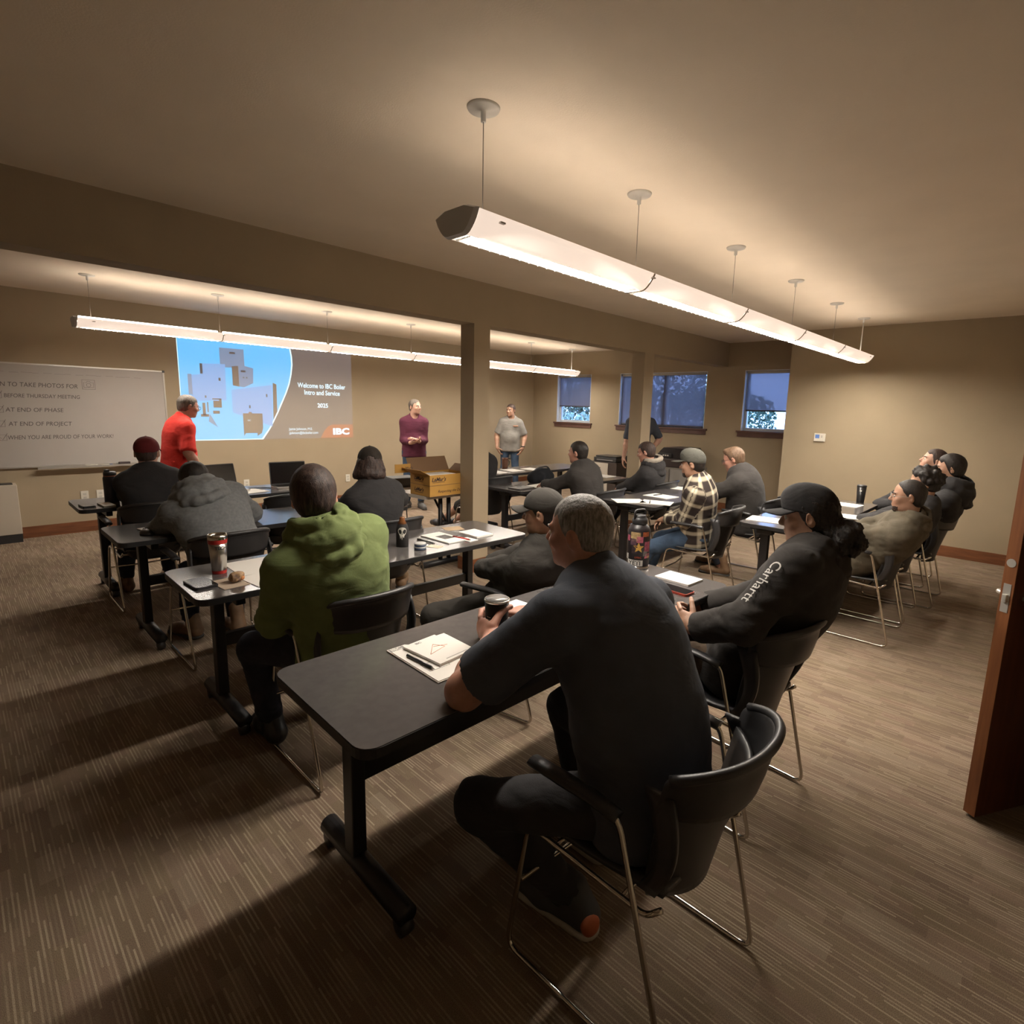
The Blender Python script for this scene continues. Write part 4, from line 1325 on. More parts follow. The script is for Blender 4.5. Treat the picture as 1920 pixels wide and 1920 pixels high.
def plaid_material():
    m = bpy.data.materials.new('plaid_flannel'); m.use_nodes = True
    nt = m.node_tree; N, L = nt.nodes, nt.links
    b = N['Principled BSDF']; b.inputs['Roughness'].default_value = 0.9; b.inputs['Specular IOR Level'].default_value = 0.15
    a = N.new('ShaderNodeAttribute'); a.attribute_name = 'weave'
    sp = N.new('ShaderNodeSeparateXYZ'); L.new(a.outputs['Vector'], sp.inputs[0])
    def band(src, per, lo, hi, ph=0.0):
        n1 = N.new('ShaderNodeMath'); n1.operation = 'MULTIPLY_ADD'; L.new(src, n1.inputs[0]); n1.inputs[1].default_value = 1/per; n1.inputs[2].default_value = ph+50
        fr = N.new('ShaderNodeMath'); fr.operation = 'FRACT'; L.new(n1.outputs[0], fr.inputs[0])
        pp = N.new('ShaderNodeMath'); pp.operation = 'PINGPONG'; L.new(fr.outputs[0], pp.inputs[0]); pp.inputs[1].default_value = 0.5
        mp = N.new('ShaderNodeMapRange'); mp.interpolation_type = 'SMOOTHSTEP'; L.new(pp.outputs[0], mp.inputs[0])
        mp.inputs['From Min'].default_value = lo; mp.inputs['From Max'].default_value = hi
        return mp.outputs[0]
    def mix(f, A, B, blend='MIX'):
        x = N.new('ShaderNodeMix'); x.data_type = 'RGBA'; x.blend_type = blend
        if isinstance(f, float): x.inputs['Factor'].default_value = f
        else: L.new(f, x.inputs['Factor'])
        for k_, v in (('A', A), ('B', B)):
            if isinstance(v, tuple): x.inputs[k_].default_value = (*v, 1)
            else: L.new(v, x.inputs[k_])
        return x.outputs['Result']
    per = 0.112
    w1 = band(sp.outputs[0], per, 0.30, 0.43); w2 = band(sp.outputs[1], per, 0.30, 0.43)
    t1 = band(sp.outputs[0], per, 0.44, 0.48); t2 = band(sp.outputs[1], per, 0.44, 0.48)
    av = N.new('ShaderNodeMath'); av.operation = 'ADD'; L.new(w1, av.inputs[0]); L.new(w2, av.inputs[1])
    hf = N.new('ShaderNodeMath'); hf.operation = 'MULTIPLY'; L.new(av.outputs[0], hf.inputs[0]); hf.inputs[1].default_value = 0.5
    c = mix(hf.outputs[0], (0.030, 0.022, 0.020), (0.55, 0.48, 0.36))
    L.new(c, b.inputs['Base Color'])
    MATS['plaid_flannel'] = m
    return m
C_PLAID = plaid_material()

V_ = False
# --- nearest row
P1, K1 = person('man with cropped grey hair in a navy short sleeved shirt gripping a black cup', (1.23, 0.69), 0, dict(
    tag='P1', verbose=V_, world_head=(1.272, 1.0, 1.198), lean=(12, 24, 36), w=1.24, arm=1.25, h=0.0075, hh=0.0042, hand_h=0.0034, neck=1.16, face_w=1.08,
    armlen=1.17, head=(14, 2, 0), skin='ruddy', long=False, sleeve=0.80, top=C_NAVY, bottom=C_BLACK, collar=True, belly=0.035, bulk=0.010, fold=0.003, crease=0.006,
    wrL=(-0.032, 0.605, 0.790), elL=(-1, 0.25, -0.75), wrR=(0.20, 0.66, 0.80), elR=(1, -0.2, -0.4),
    handL=dict(d=(0.20, 0.95, 0.10), n=(0.97, -0.22, 0.0), curl=(0.55, 0.75, 0.45), spread=0.03, thumb=0.95, thumb_in=1.1, thumb_side=-1, sc=1.12),
    anL=(-0.06, 0.20, 0.09), knL=(-0.75, 1, 0.6), anR=(0.20, 0.34, 0.09), footL=8,
    shoe=mat('trainer_mesh', (0.05, 0.05, 0.052), rough=0.7), sole=mat('trainer_sole', (0.40, 0.37, 0.33), rough=0.6),
    hair=dict(mat=H_GREY, t=0.004, recede=0.004, nape=-0.07, rough=0.0016, rf=320)))

v, f = Field(0.006).ell(K1['anL']+V(-0.01, -0.075, -0.035), V(0.034, 0.026, 0.034)).mesh()
link_mesh('heel_patch', np_mesh('heel_patch', v, f), mat('orange_heel', (0.38, 0.09, 0.03), rough=0.6), P1, True)
def bun(F, g, s, R):
    r = np.random.default_rng(5)
    F.ell(g(0, -0.115, -0.082), V(0.080, 0.072, 0.066)*s, R, 0.03)
    for _ in range(26):
        d = nrm(r.normal(size=3)); F.ell(g(0.075*d[0], -0.12+0.070*d[1], -0.085+0.064*d[2]), V(0.022, 0.022, 0.022)*s, R, 0.012)
    F.cone(g(0, -0.06, -0.02), g(0, -0.10, -0.06), 0.05*s, 0.05*s, 0.03)
P2, K2 = person('person in a black hoodie and dark cap with a curly bun at the near table', (2.19, 0.83), 4, dict(
    tag='P2', verbose=V_, world_head=(2.323, 0.665, 1.165), lean=(-22, -18, -6), w=1.18, arm=1.1, h=0.009, hh=0.005, head=(8, 6, 4), skin='tan', top=C_BLACK2, bottom=C_BROWNT, top_name='hoodie',
    hood=dict(size=0.95), bulk=0.024, fold=0.005, crease=0.007, wrL=(-0.22, 0.13, 0.715), elL=(-1, -0.7, -0.1), wrR=(0.16, 0.28, 0.66), elR=(1, -0.5, -0.3), neck_cut=0.035,
    handL=dict(d=(0.2, 0.9, 0.3), n=(1, -0.2, -0.2), curl=(0.7, 0.9, 0.6)), anL=(-0.15, 0.45, 0.09), anR=(0.2, 0.5, 0.09),
    hair=dict(mat=H_DARK, t=0.010, recede=0.0, nape=None, rough=0.006, rf=120, extra=bun), cap=dict(material=C_BLACK, tilt=2, high=0.008, brim_len=0.078)))

# --- second row
P3, K3 = person('person in a green hoodie with straight dark brown hair, seen from behind', (1.08, 2.12), 0, dict(
    tag='P3', verbose=V_, world_head=(0.998, 2.17, 1.178), hs=1.02, lean=(6, 16, 26), w=1.14, arm=1.1, h=0.0095, hh=0.0055, head=(-24, 12, -4), skin='fair', top=C_GREEN, bottom=C_DJEANS, top_name='hoodie',
    bulk=0.020, fold=0.0045, crease=0.009, wrL=(-0.11, 0.31, 0.66), elL=(-0.8, -1, -0.4), wrR=(0.24, 0.50, 0.785), elR=(1, -0.3, -0.7), hood=dict(size=1.12),
    anL=(-0.18, 0.36, 0.09), knL=(-0.5, 1, 0.5), anR=(0.16, 0.40, 0.09), hair=dict(mat=H_BROWN, t=0.013, recede=0.0, nape=-0.085, rough=0.0018, rf=110, top=0.008)))
P4, K4 = person('slouching man in a dark cap and charcoal jacket at the second row table', (1.98, 2.02), 14, dict(
    tag='P4', verbose=V_, world_head=(1.962, 1.80, 1.021), lean=(-30, -18, -2), w=1.08, h=0.011, hh=0.0065, head=(8, 4, 0), skin='tan', top=C_DGREY, bottom=C_DGREY, top_name='jacket', collar=True,
    bulk=0.020, fold=0.005, crease=0.008, wrL=(0.0, 0.24, 0.68), elL=(-1, -0.2, -0.4), wrR=(0.04, 0.26, 0.66), elR=(1, -0.2, -0.4), nohands=True, leg=1.1,
    anL=(-0.22, 0.34, 0.09), knL=(-0.4, 1, 0.9), anR=(0.18, 0.55, 0.09), hair=dict(mat=H_DARK, t=0.004, recede=0.004, nape=-0.075, rough=0.002), cap=dict(material=C_DGREY, tilt=0, brim_curve=0.03)))

# --- third row
P5, K5 = person('person in a grey hoodie hunched over the third row table', (1.12, 3.66), 0, dict(
    tag='P5', verbose=V_, world_head=(1.055, 3.99, 1.045), lean=(22, 36, 46), w=1.12, arm=1.1, h=0.0125, hh=0.008, head=(-6, 34, 0), skin='fair', top=C_GREYH, bottom=C_DJEANS, top_name='hoodie',
    bulk=0.024, fold=0.0055, crease=0.010, wrL=(-0.10, 0.52, 0.785), elL=(-1, -0.3, -0.6), wrR=(0.14, 0.52, 0.785), elR=(1, -0.3, -0.5), hood=dict(size=1.28), shrug=0.02,
    anL=(-0.14, 0.36, 0.09), anR=(0.10, 0.24, 0.09), footL=20, boots=True, shoe=C_TANBOOT, sole=M_RUBBER, hair=dict(mat=H_DARK, t=0.012, recede=0.0, nape=-0.08, rough=0.003), face=False))
def waves(F, g, s, R):
    r = np.random.default_rng(8)
    for i in range(16):
        a = math.radians(-75+150*i/15); x, y = 0.075*math.sin(a), -0.030-0.060*math.cos(a)
        F.cone(g(x*0.95, y, 0.02), g(x*1.12+r.normal()*0.008, y-0.012, -0.062+r.normal()*0.012), 0.020*s, 0.024*s, 0.012)
        F.cone(g(x*1.12, y-0.012, -0.062), g(x*0.95+r.normal()*0.01, y+0.004, -0.098+r.normal()*0.012), 0.024*s, 0.014*s, 0.012)
P6, K6 = person('person with wavy brown hair under a dark cap in a black long sleeved top', (2.03, 3.42), 0, dict(
    tag='P6', verbose=V_, world_head=(2.005, 3.46, 1.065), lean=(2, 4, 8), w=1.02, h=0.0125, hh=0.007, head=(-30, 2, 0), skin='fair', top=C_BLACK, bottom=C_TAN, top_name='shirt',
    bulk=0.012, wrL=(-0.20, 0.40, 0.78), wrR=(0.33, 0.36, 0.79), elR=(1, -0.6, -0.3), anL=(0.32, 0.52, 0.09), anR=(0.52, 0.50, 0.09), knL=(0.1, 1, 0.7), knR=(0.4, 1, 0.7), footR=-40, footL=-30,
    boots=True, shoe=C_TANBOOT, sole=M_RUBBER, hair=dict(mat=H_BROWN, t=0.008, nape=None, rough=0.004, rf=110, extra=waves), cap=dict(material=cloth('brown_black_cap', (0.030, 0.024, 0.020)), open_back=True), face=False))

# --- fourth row
P8, K8 = person('person in a dark red cap and black jacket in the row nearest the whiteboard', (1.04, 4.98), 0, dict(
    tag='P8', verbose=V_, world_head=(1.035, 5.06, 1.105), lean=(4, 8, 12), w=1.04, arm=1.05, h=0.014, hh=0.0085, head=(-24, 4, 0), skin='fair', top=C_BLACK, bottom=C_DJEANS, top_name='jacket', collar=True,
    bulk=0.015, wrL=(-0.08, 0.46, 0.785), elL=(-0.4, -0.8, -1.0), wrR=(0.2, 0.46, 0.785), anL=(-0.16, 0.38, 0.09), anR=(0.15, 0.42, 0.09), shoe=C_TANBOOT,
    hair=dict(mat=H_BROWN, t=0.003, nape=-0.07, rough=0.002), cap=dict(material=C_REDCAP, tilt=0)))

# --- standing presenters
P9, K9 = person('standing man with glasses in a red polo shirt beside the whiteboard', (1.60, 6.60), -84, dict(
    tag='P9', verbose=V_, seated=False, hip_z=0.86, world_head=(1.735, 6.60, 1.486), lean=(2, 8, 14), s=0.97, w=0.98, arm=1.05, h=0.015, hh=0.008, head=(2, 10, 0), skin='ruddy', long=False, sleeve=0.98,
    top=C_RED, bottom=C_DJEANS, collar=True, belly=0.03, bulk=0.008, hem=-0.04, wrR=(0.24, 0.13, 0.82), elR=(0.6, -0.9, 0), wrL=(-0.24, 0.2, 0.83), elL=(-0.6, -0.9, 0),
    anL=(-0.11, -0.02, 0.09), anR=(0.11, -0.04, 0.09), knL=(0, 1, 0), knR=(0, 1, 0), hair=dict(mat=hairmat('salt', (0.16, 0.13, 0.105), (0.07, 0.055, 0.045)), t=0.004, nape=-0.07, rough=0.002), glasses=(0.05, 0.045, 0.04)))
P10, K10 = person('standing man in a maroon long sleeved shirt and jeans with his hands clasped', (4.80, 7.03), 150, dict(
    tag='P10', verbose=V_, seated=False, hip_z=0.88, world_head=(4.802, 7.0, 1.535), lean=(-1, 0, 3), s=0.93, w=0.92, arm=0.92, h=0.017, hh=0.009, hand_h=0.007, head=(42, -2, 0), skin='fair', top=C_MAROON, bottom=C_JEANS, collar=True,
    belly=0.015, bulk=0.010, hem=-0.09, wrL=(-0.045, 0.25, 1.045), elL=(-0.55, -1, -0.6), wrR=(0.055, 0.25, 1.02), elR=(0.55, -1, -0.6),
    handL=dict(d=(0.75, 0.5, 0.45), n=(0.3, -0.2, -1), curl=(0.3, 0.5, 0.3)), handR=dict(d=(-0.8, 0.5, 0.2), n=(0, -0.3, 1), curl=(0.4, 0.6, 0.3)),
    anL=(-0.10, 0.03, 0.09), anR=(0.11, -0.02, 0.09), knL=(0, 1, 0), knR=(0, 1, 0), footL=12, footR=-35, shoe=mat('grey_suede', (0.10, 0.095, 0.09), rough=0.8), sole=M_RUBBER,
    hair=dict(mat=hairmat('salt', (0.16, 0.13, 0.105), (0.07, 0.055, 0.045)), t=0.004, recede=0.008, nape=-0.07, rough=0.002)))
P11, K11 = person('standing man in a grey polo shirt and jeans with hands at his pockets', (7.10, 7.32), 137, dict(
    tag='P11', verbose=V_, seated=False, hip_z=0.87, world_head=(7.09, 7.30, 1.515), lean=(-2, -1, 3), s=0.93, w=0.98, arm=1.0, h=0.018, hh=0.0095, hand_h=0.008, head=(-32, 2, 0), skin='tan', long=False, sleeve=0.88,
    top=C_GREYP, bottom=C_JEANS, collar=True, belly=0.03, bulk=0.012, hem=-0.11, wrL=(-0.235, 0.09, 0.84), elL=(-0.8, -0.8, 0), wrR=(0.235, 0.09, 0.84), elR=(0.8, -0.8, 0),
    handL=dict(d=(0.35, 0.25, -0.9), n=(1, -0.3, 0), curl=(0.3, 0.4, 0.3)), handR=dict(d=(-0.35, 0.25, -0.9), n=(-1, -0.3, 0), curl=(0.3, 0.4, 0.3)),
    anL=(-0.12, 0, 0.09), anR=(0.12, 0, 0.09), knL=(0, 1, 0), knR=(0, 1, 0), hair=dict(mat=H_BROWN, t=0.004, recede=0.004, nape=-0.07, rough=0.002)))
bm = bmesh.new(); tube(bm, [Vector(tuple(K11['wrL']+V(0.034*math.cos(a), 0.030*math.sin(a), 0.03))) for a in np.linspace(0, 2*math.pi, 13)], 0.008, 6, cap=False)
bm_obj('wristwatch', bm, M_BLACKP, P11, True)
bm = bmesh.new(); bx(bm, -0.045, 0.045, -0.002, 0.002, -0.018, 0.018, 0.001, Rm(tuple(K11['P2']+K11['R2']@V(-0.085, 0.118, 0.045)), (1, 0.2, 0), (0, 0.3, 1)))
bm_obj('chest_logo', bm, mat('orange_white_logo', (0.6, 0.25, 0.14), rough=0.7), P11)
P12, K12 = person('person in a dark shirt and jeans standing behind the second pillar', (7.36, 4.68), 118, dict(
    tag='P12', verbose=V_, seated=False, hip_z=0.93, lean=(0, 0, 2), s=1.02, w=0.92, h=0.019, hh=0.011, head=(10, 0, 0), skin='fair', long=False, sleeve=0.95, top=C_NAVY, bottom=C_JEANS, hem=-0.08,
    wrL=(-0.20, 0.12, 1.00), elL=(-0.75, -1, 0), wrR=(0.23, 0.08, 0.84), elR=(0.4, -1, 0), anL=(-0.12, 0.02, 0.09), anR=(0.12, 0, 0.09), knL=(0, 1, 0), knR=(0, 1, 0), hair=dict(mat=H_BROWN, t=0.005, rough=0.003)))

# --- right hand block
P7, K7 = person('person in black and shorts almost hidden behind the near pillar', (4.12, 4.72), 4, dict(
    tag='P7', verbose=V_, target=(-0.02, 0.02, 1.13), lean=(0, 0, 4), w=1.05, h=0.018, hh=0.011, head=(6, 0, 0), skin='fair', top=C_BLACK, bottom=C_DGREY, shorts=True, bulk=0.014, wrL=(-0.18, 0.42, 0.78), wrR=(0.2, 0.42, 0.78),
    anL=(-0.02, 0.80, 0.09), anR=(0.12, 0.62, 0.09), hair=dict(mat=H_DARK, t=0.005, rough=0.003)))
P13, K13 = person('man with short dark hair in a black jacket near the bag and pastry', (4.38, 3.33), 8, dict(
    tag='P13', verbose=V_, world_head=(4.33, 3.47, 1.130), lean=(8, 14, 18), w=1.12, h=0.0155, hh=0.0085, head=(4, 0, 0), skin='ruddy', top=C_BLACK2, bottom=C_DJEANS, top_name='jacket', collar=True, bulk=0.018,
    wrL=(-0.12, 0.50, 0.785), elL=(-1, -0.4, -0.4), wrR=(0.2, 0.48, 0.785), elR=(1, -0.4, -0.3), anL=(-0.15, 0.4, 0.09), anR=(0.15, 0.42, 0.09), hair=dict(mat=H_DARK, t=0.006, recede=0.002, nape=-0.07, rough=0.002)))
P14, K14 = person('man slumped in a black hoodie with a light grey hood lining', (5.40, 3.38), 10, dict(
    tag='P14', verbose=V_, world_head=(5.34, 3.31, 1.065), lean=(-26, -14, 4), w=1.08, h=0.017, hh=0.009, head=(4, 12, 0), skin='ruddy', top=C_BLACK, bottom=C_BLACK, top_name='hoodie', bulk=0.020,
    wrL=(-0.06, 0.26, 0.66), elL=(-1, -0.3, -0.4), wrR=(0.10, 0.26, 0.66), hood=dict(size=1.12, lining=C_LGREYH), anL=(-0.15, 0.5, 0.09), anR=(0.15, 0.5, 0.09), hair=dict(mat=H_BROWN, t=0.007, nape=-0.07, rough=0.002)))
P15, K15 = person('man in a black and cream plaid flannel shirt and grey cap', (4.31, 2.12), 14, dict(
    tag='P15', verbose=V_, world_head=(4.235, 2.16, 1.108), lean=(4, 10, 16), w=1.08, h=0.012, hh=0.008, head=(0, 6, 0), skin='tan', top=C_PLAID, plaid=True, bottom=C_JEANS, top_name='flannel_shirt', collar=True, bulk=0.016, fold=0.004,
    wrL=(-0.04, 0.27, 0.64), elL=(-0.7, -1, -0.3), wrR=(0.05, 0.28, 0.63), elR=(0.7, -1, -0.3), anL=(-0.16, 0.50, 0.09), knL=(-0.35, 1, 0.5), anR=(0.16, 0.46, 0.09), hem=-0.12, sleeve=0.9,
    shoe=C_TANBOOT, hair=dict(mat=H_DARK, t=0.005, nape=-0.08, rough=0.002), beard=dict(mat=H_DARK, t=0.003, goatee=True), cap=dict(material=C_CAPGR, brim_curve=0.006, brim_len=0.085, high=0.006)))
P16, K16 = person('heavyset man with glasses and light brown hair in a black jacket looking down', (5.24, 2.08), 10, dict(
    tag='P16', verbose=V_, world_head=(5.18, 2.22, 1.130), lean=(4, 12, 22), w=1.24, arm=1.15, h=0.014, hh=0.0085, head=(2, 16, 0), skin='ruddy', top=C_BLACK2, bottom=C_DJEANS, top_name='jacket', collar=True, belly=0.03, bulk=0.020,
    wrL=(-0.12, 0.46, 0.785), elL=(-1, -0.4, -0.4), wrR=(0.16, 0.46, 0.785), anL=(-0.18, 0.15, 0.09), anR=(0.18, 0.30, 0.09), boots=True, shoe=C_TANBOOT, sole=M_RUBBER,
    hair=dict(mat=H_LBROWN, t=0.008, recede=0.012, nape=-0.06, rough=0.003, front=0.004), glasses=(0.02, 0.018, 0.018)))
arms_x = dict(wrL=(0.02, 0.22, 0.70), elL=(-1, -0.1, -0.4), wrR=(-0.02, 0.24, 0.68), elR=(1, -0.1, -0.4), nohands=True)
P17, K17 = person('man with glasses and a moustache in an olive hoodie leaning back', (4.47, 0.92), 6, dict(
    tag='P17', verbose=V_, world_head=(4.42, 0.66, 1.031), lean=(-34, -22, -4), w=1.06, h=0.0115, hh=0.007, head=(6, 0, 0), skin='tan', top=C_OLIVE, bottom=C_BROWNT, top_name='hoodie', bulk=0.022, fold=0.006, crease=0.010, hood=dict(size=1.0),
    anL=(-0.16, 0.52, 0.09), anR=(0.16, 0.50, 0.09), hair=dict(mat=H_DARK, t=0.003, recede=0.022, nape=-0.07, rough=0.002), beard=dict(mat=H_BROWN, t=0.0012, goatee=True), glasses=(0.25, 0.22, 0.18), **arms_x))
def curls(F, g, s, R):
    r = np.random.default_rng(12)
    for _ in range(60):
        d = nrm(r.normal(size=3))
        if d[2] < -0.3 or d[1] > 0.75: continue
        F.ell(g(0.088*d[0], -0.012+0.105*d[1], 0.036+0.096*d[2]), V(0.022, 0.022, 0.022)*s, R, 0.010)
P18, K18 = person('person with thick curly dark hair in a black sweatshirt, arms folded', (5.10, 0.90), 6, dict(
    tag='P18', verbose=V_, world_head=(5.10, 0.665, 1.080), lean=(-32, -20, -4), w=1.04, h=0.0125, hh=0.0075, head=(8, 2, 0), skin='tan', top=C_BLACK, bottom=C_BLACK2, top_name='sweatshirt', bulk=0.020, fold=0.005,
    anL=(-0.16, 0.48, 0.09), knL=(-0.2, 1, 1), anR=(0.16, 0.5, 0.09), hair=dict(mat=H_DARK, t=0.016, nape=-0.07, rough=0.006, rf=80, extra=curls), **arms_x))
P19, K19 = person('bearded man with short dark hair in a black hoodie leaning back by the wall', (5.67, 0.80), 6, dict(
    tag='P19', verbose=V_, world_head=(5.64, 0.575, 1.165), lean=(-28, -18, -2), w=1.06, h=0.0135, hh=0.008, head=(4, 0, 0), skin='tan', top=C_BLACK, bottom=C_BLACK, top_name='hoodie', bulk=0.022, fold=0.005, hood=dict(size=1.25),
    anL=(-0.16, 0.5, 0.09), anR=(0.16, 0.5, 0.09), hair=dict(mat=H_DARK, t=0.011, nape=-0.07, rough=0.003, top=0.004), beard=dict(mat=H_DARK, t=0.006), **arms_x))
P20, K20 = person('person with head tipped back at the far end of the leaning row', (6.27, 0.97), 6, dict(
    tag='P20', verbose=V_, world_head=(6.23, 0.765, 1.180), lean=(-24, -14, -4), w=1.02, h=0.016, hh=0.009, head=(14, -16, 0), skin='fair', top=C_BLACK, bottom=C_DJEANS, top_name='sweatshirt', bulk=0.018,
    anL=(-0.16, 0.5, 0.09), anR=(0.16, 0.5, 0.09), hair=dict(mat=H_BROWN, t=0.006, nape=-0.07, rough=0.002), **arms_x))

# brand lettering printed down the left sleeve of the black hoodie
def sleeve_text(K, root, txt, mat_, side='L', size=0.055, t0=0.30, ang0=0.0, rad=0.083):
    a, b = K['sh'+side], K['el'+side]
    u = nrm(b-a); e1 = nrm(np.cross(u, V(0, 0, 1))); e2 = np.cross(u, e1)
    me = text_mesh(txt, size, extrude=0.0006, shear=0.0)
    me.materials.clear()
    n = len(me.vertices); co = np.zeros(n*3, dtype=np.float32); me.vertices.foreach_get('co', co); co = co.reshape(-1, 3).astype(float)
    L = np.linalg.norm(b-a)
    t = (t0*L+co[:, 0])/L
    ang0 = math.atan2(ang0@e2, ang0@e1)
    an = ang0-(co[:, 1]-0.02)/rad
    r = rad*(1-0.10*t)+0.001+co[:, 2]
    P = a+t[:, None]*(b-a)+r[:, None]*(np.cos(an)[:, None]*e1+np.sin(an)[:, None]*e2)
    me.vertices.foreach_set('co', P.astype(np.float32).ravel()); me.update()
    link_mesh('sleeve_lettering', me, mat_, root)
sleeve_text(K2, P2, 'Carhartt', mat('white_print', (0.6, 0.58, 0.55), rough=0.8), 'L', 0.056, 0.16, V(-0.90, 0.28, 0.42), 0.093)
# ================================================================== PROPS
ZT = TH+0.0006
def rbox(name, cx, cy, w, d, h, rot, m, z=ZT, parent=None, bev=0.0, loc_root=True):
    """a box standing at (cx,cy,z), rotated about z"""
    bm = bmesh.new(); bx(bm, -w/2, w/2, -d/2, d/2, 0, h, bev)
    o = bm_obj(name, bm, m, parent)
    o.location = (cx, cy, z); o.rotation_euler = (0, 0, math.radians(rot))
    return o
def put(o, label, cat, group=None): return tag(o, label, cat, group)
M_PAPER2 = mat('cream_paper', (0.62, 0.54, 0.42), rough=0.8, spec=0.2)
M_ORANGE = mat('orange_print', (0.55, 0.18, 0.07), rough=0.7)
M_STEELB = mat('brushed_steel', (0.55, 0.52, 0.48), rough=0.28, metal=1.0)
M_REDP = mat('red_plastic', (0.45, 0.03, 0.025), rough=0.35)
M_SCREEN = mat('dark_screen', (0.010, 0.010, 0.012), rough=0.12, spec=0.6)
M_GREYPR = mat('grey_print', (0.25, 0.24, 0.23), rough=0.7)
UPZ = (0, 1, 0)

# ---- on the nearest table
t = empty('paper_folder', (1.055, 1.398, ZT), math.radians(-1.5), 'white paper folder with a printed tab under a notepad', 'folder')
bm = bmesh.new(); prism(bm, [(-0.115, -0.145), (0.115, -0.145), (0.115, 0.145), (-0.035, 0.145), (-0.045, 0.155), (-0.115, 0.155)], 0, 0.0035); bm_obj('back_cover', bm, M_PAPER, t)
bm = bmesh.new(); prism(bm, [(-0.112, -0.142), (0.112, -0.142), (0.112, 0.125), (-0.112, 0.125)], 0.0036, 0.0062); bm_obj('front_cover', bm, M_PAPER, t)
box('tab_print', -0.112, -0.055, 0.128, 0.152, 0.0035, 0.0040, M_GREYPR, t)
text_obj('tab_lettering', 'IBC', 0.026, M_PAPER, Rm((-0.106, 0.132, 0.0042), (1, 0, 0), UPZ), t, bold=0.0006)
bm = bmesh.new(); tube(bm, [(-0.095, -0.075, 0.0068), (-0.02, -0.075, 0.0068), (-0.02, -0.02, 0.0068), (-0.095, -0.02, 0.0068), (-0.095, -0.075, 0.0068)], 0.0006, 4); bm_obj('card_outline', bm, M_GREYPR, t)
t = empty('notepad', (1.062, 1.430, ZT+0.0066), math.radians(4), 'white notepad with an orange sketch lying on the folder', 'notepad')
box('page_stack', -0.068, 0.068, -0.095, 0.095, 0, 0.009, M_PAPER, t)
text_obj('lettering', 'IBC', 0.016, M_GREYPR, Rm((-0.03, 0.074, 0.0092), (1, 0, 0), UPZ), t, bold=0.0004)
for a, b_ in (((-0.045, -0.02), (0.01, 0.035)), ((0.01, 0.035), (0.03, -0.005)), ((0.03, -0.005), (-0.045, -0.02)), ((0.0, 0.02), (0.045, 0.0))):
    tube_obj('sketch_line', [(a[0], a[1], 0.0092), (b_[0], b_[1], 0.0092)], 0.0009, M_ORANGE, t, 4)
box('footer_line', -0.03, 0.06, -0.082, -0.079, 0.0088, 0.0093, M_GREYPR, t)
def pen(x, y, z, ang, m, label, L=0.14, cap=None):
    t = empty('pen', (x, y, z), math.radians(ang), label, 'pen', 'pens on the tables')
    tube_obj('barrel', [(-L/2, 0, 0.005), (L/2-0.015, 0, 0.005)], 0.0048, m, t, 8)
    tube_obj('tip', [(L/2-0.015, 0, 0.005), (L/2, 0, 0.004)], 0.0042, M_STEELB, t, 8, r2=0.0012)
    box('clip', -L/2+0.005, -L/2+0.045, -0.0012, 0.0012, 0.0098, 0.0112, cap or M_STEELB, t)
    return t
pen(0.968, 1.392, ZT+0.0066, -87, M_BLACKP, 'black ballpoint pen lying on the white folder beside the notepad')
def travel_cup():
    t = empty('insulated_cup', (1.275, 1.365, ZT), 0, 'matte black insulated cup held by the man in navy', 'cup')
    bm = bmesh.new(); lathe(bm, [(0.030, 0), (0.034, 0.004), (0.040, 0.07), (0.044, 0.150), (0.041, 0.150), (0.037, 0.07), (0.031, 0.01)], 28, cap=False); bm_obj('cup_body', bm, mat('matte_black_coat', (0.012, 0.012, 0.013), rough=0.45), t, True)
    bm = bmesh.new(); lathe(bm, [(0.0445, 0.1505), (0.0455, 0.154), (0.045, 0.158), (0.041, 0.158), (0.041, 0.151)], 28, cap=False); bm_obj('steel_rim', bm, M_STEELB, t, True)
    bm = bmesh.new(); lathe(bm, [(0.0405, 0.152), (0.040, 0.161), (0.002, 0.162)], 28); bm_obj('clear_lid', bm, mat('smoke_lid', (0.25, 0.24, 0.23), rough=0.12), t, True)
    for z in (0.098, 0.090, 0.082):
        box('print_line', -0.0415, -0.0405, -0.012, 0.006, z, z+0.003, M_WHITEP, t)
    return t
travel_cup()
# water bottle covered in stickers
def sticker_patch(bm, r, z0, z1, a0, a1, n=6):
    for i in range(n):
        a, b_ = a0+(a1-a0)*i/n, a0+(a1-a0)*(i+1)/n
        vs = [bm.verts.new((r*math.cos(x), r*math.sin(x), z)) for x, z in ((a, z0), (b_, z0), (b_, z1), (a, z1))]
        bm.faces.new(vs)
def curved_text(txt, size, r, z, ang, m, parent, name='lettering', bold=0.0):
    me = text_mesh(txt, size, extrude=0.0003, align='CENTER', bold=bold); me.materials.clear()
    n = len(me.vertices); co = np.zeros(n*3, dtype=np.float32); me.vertices.foreach_get('co', co); co = co.reshape(-1, 3).astype(float)
    a = ang+co[:, 0]/r; rr = r+co[:, 2]
    me.vertices.foreach_set('co', np.stack([rr*np.cos(a), rr*np.sin(a), z+co[:, 1]], 1).astype(np.float32).ravel()); me.update()
    return link_mesh(name, me, m, parent)
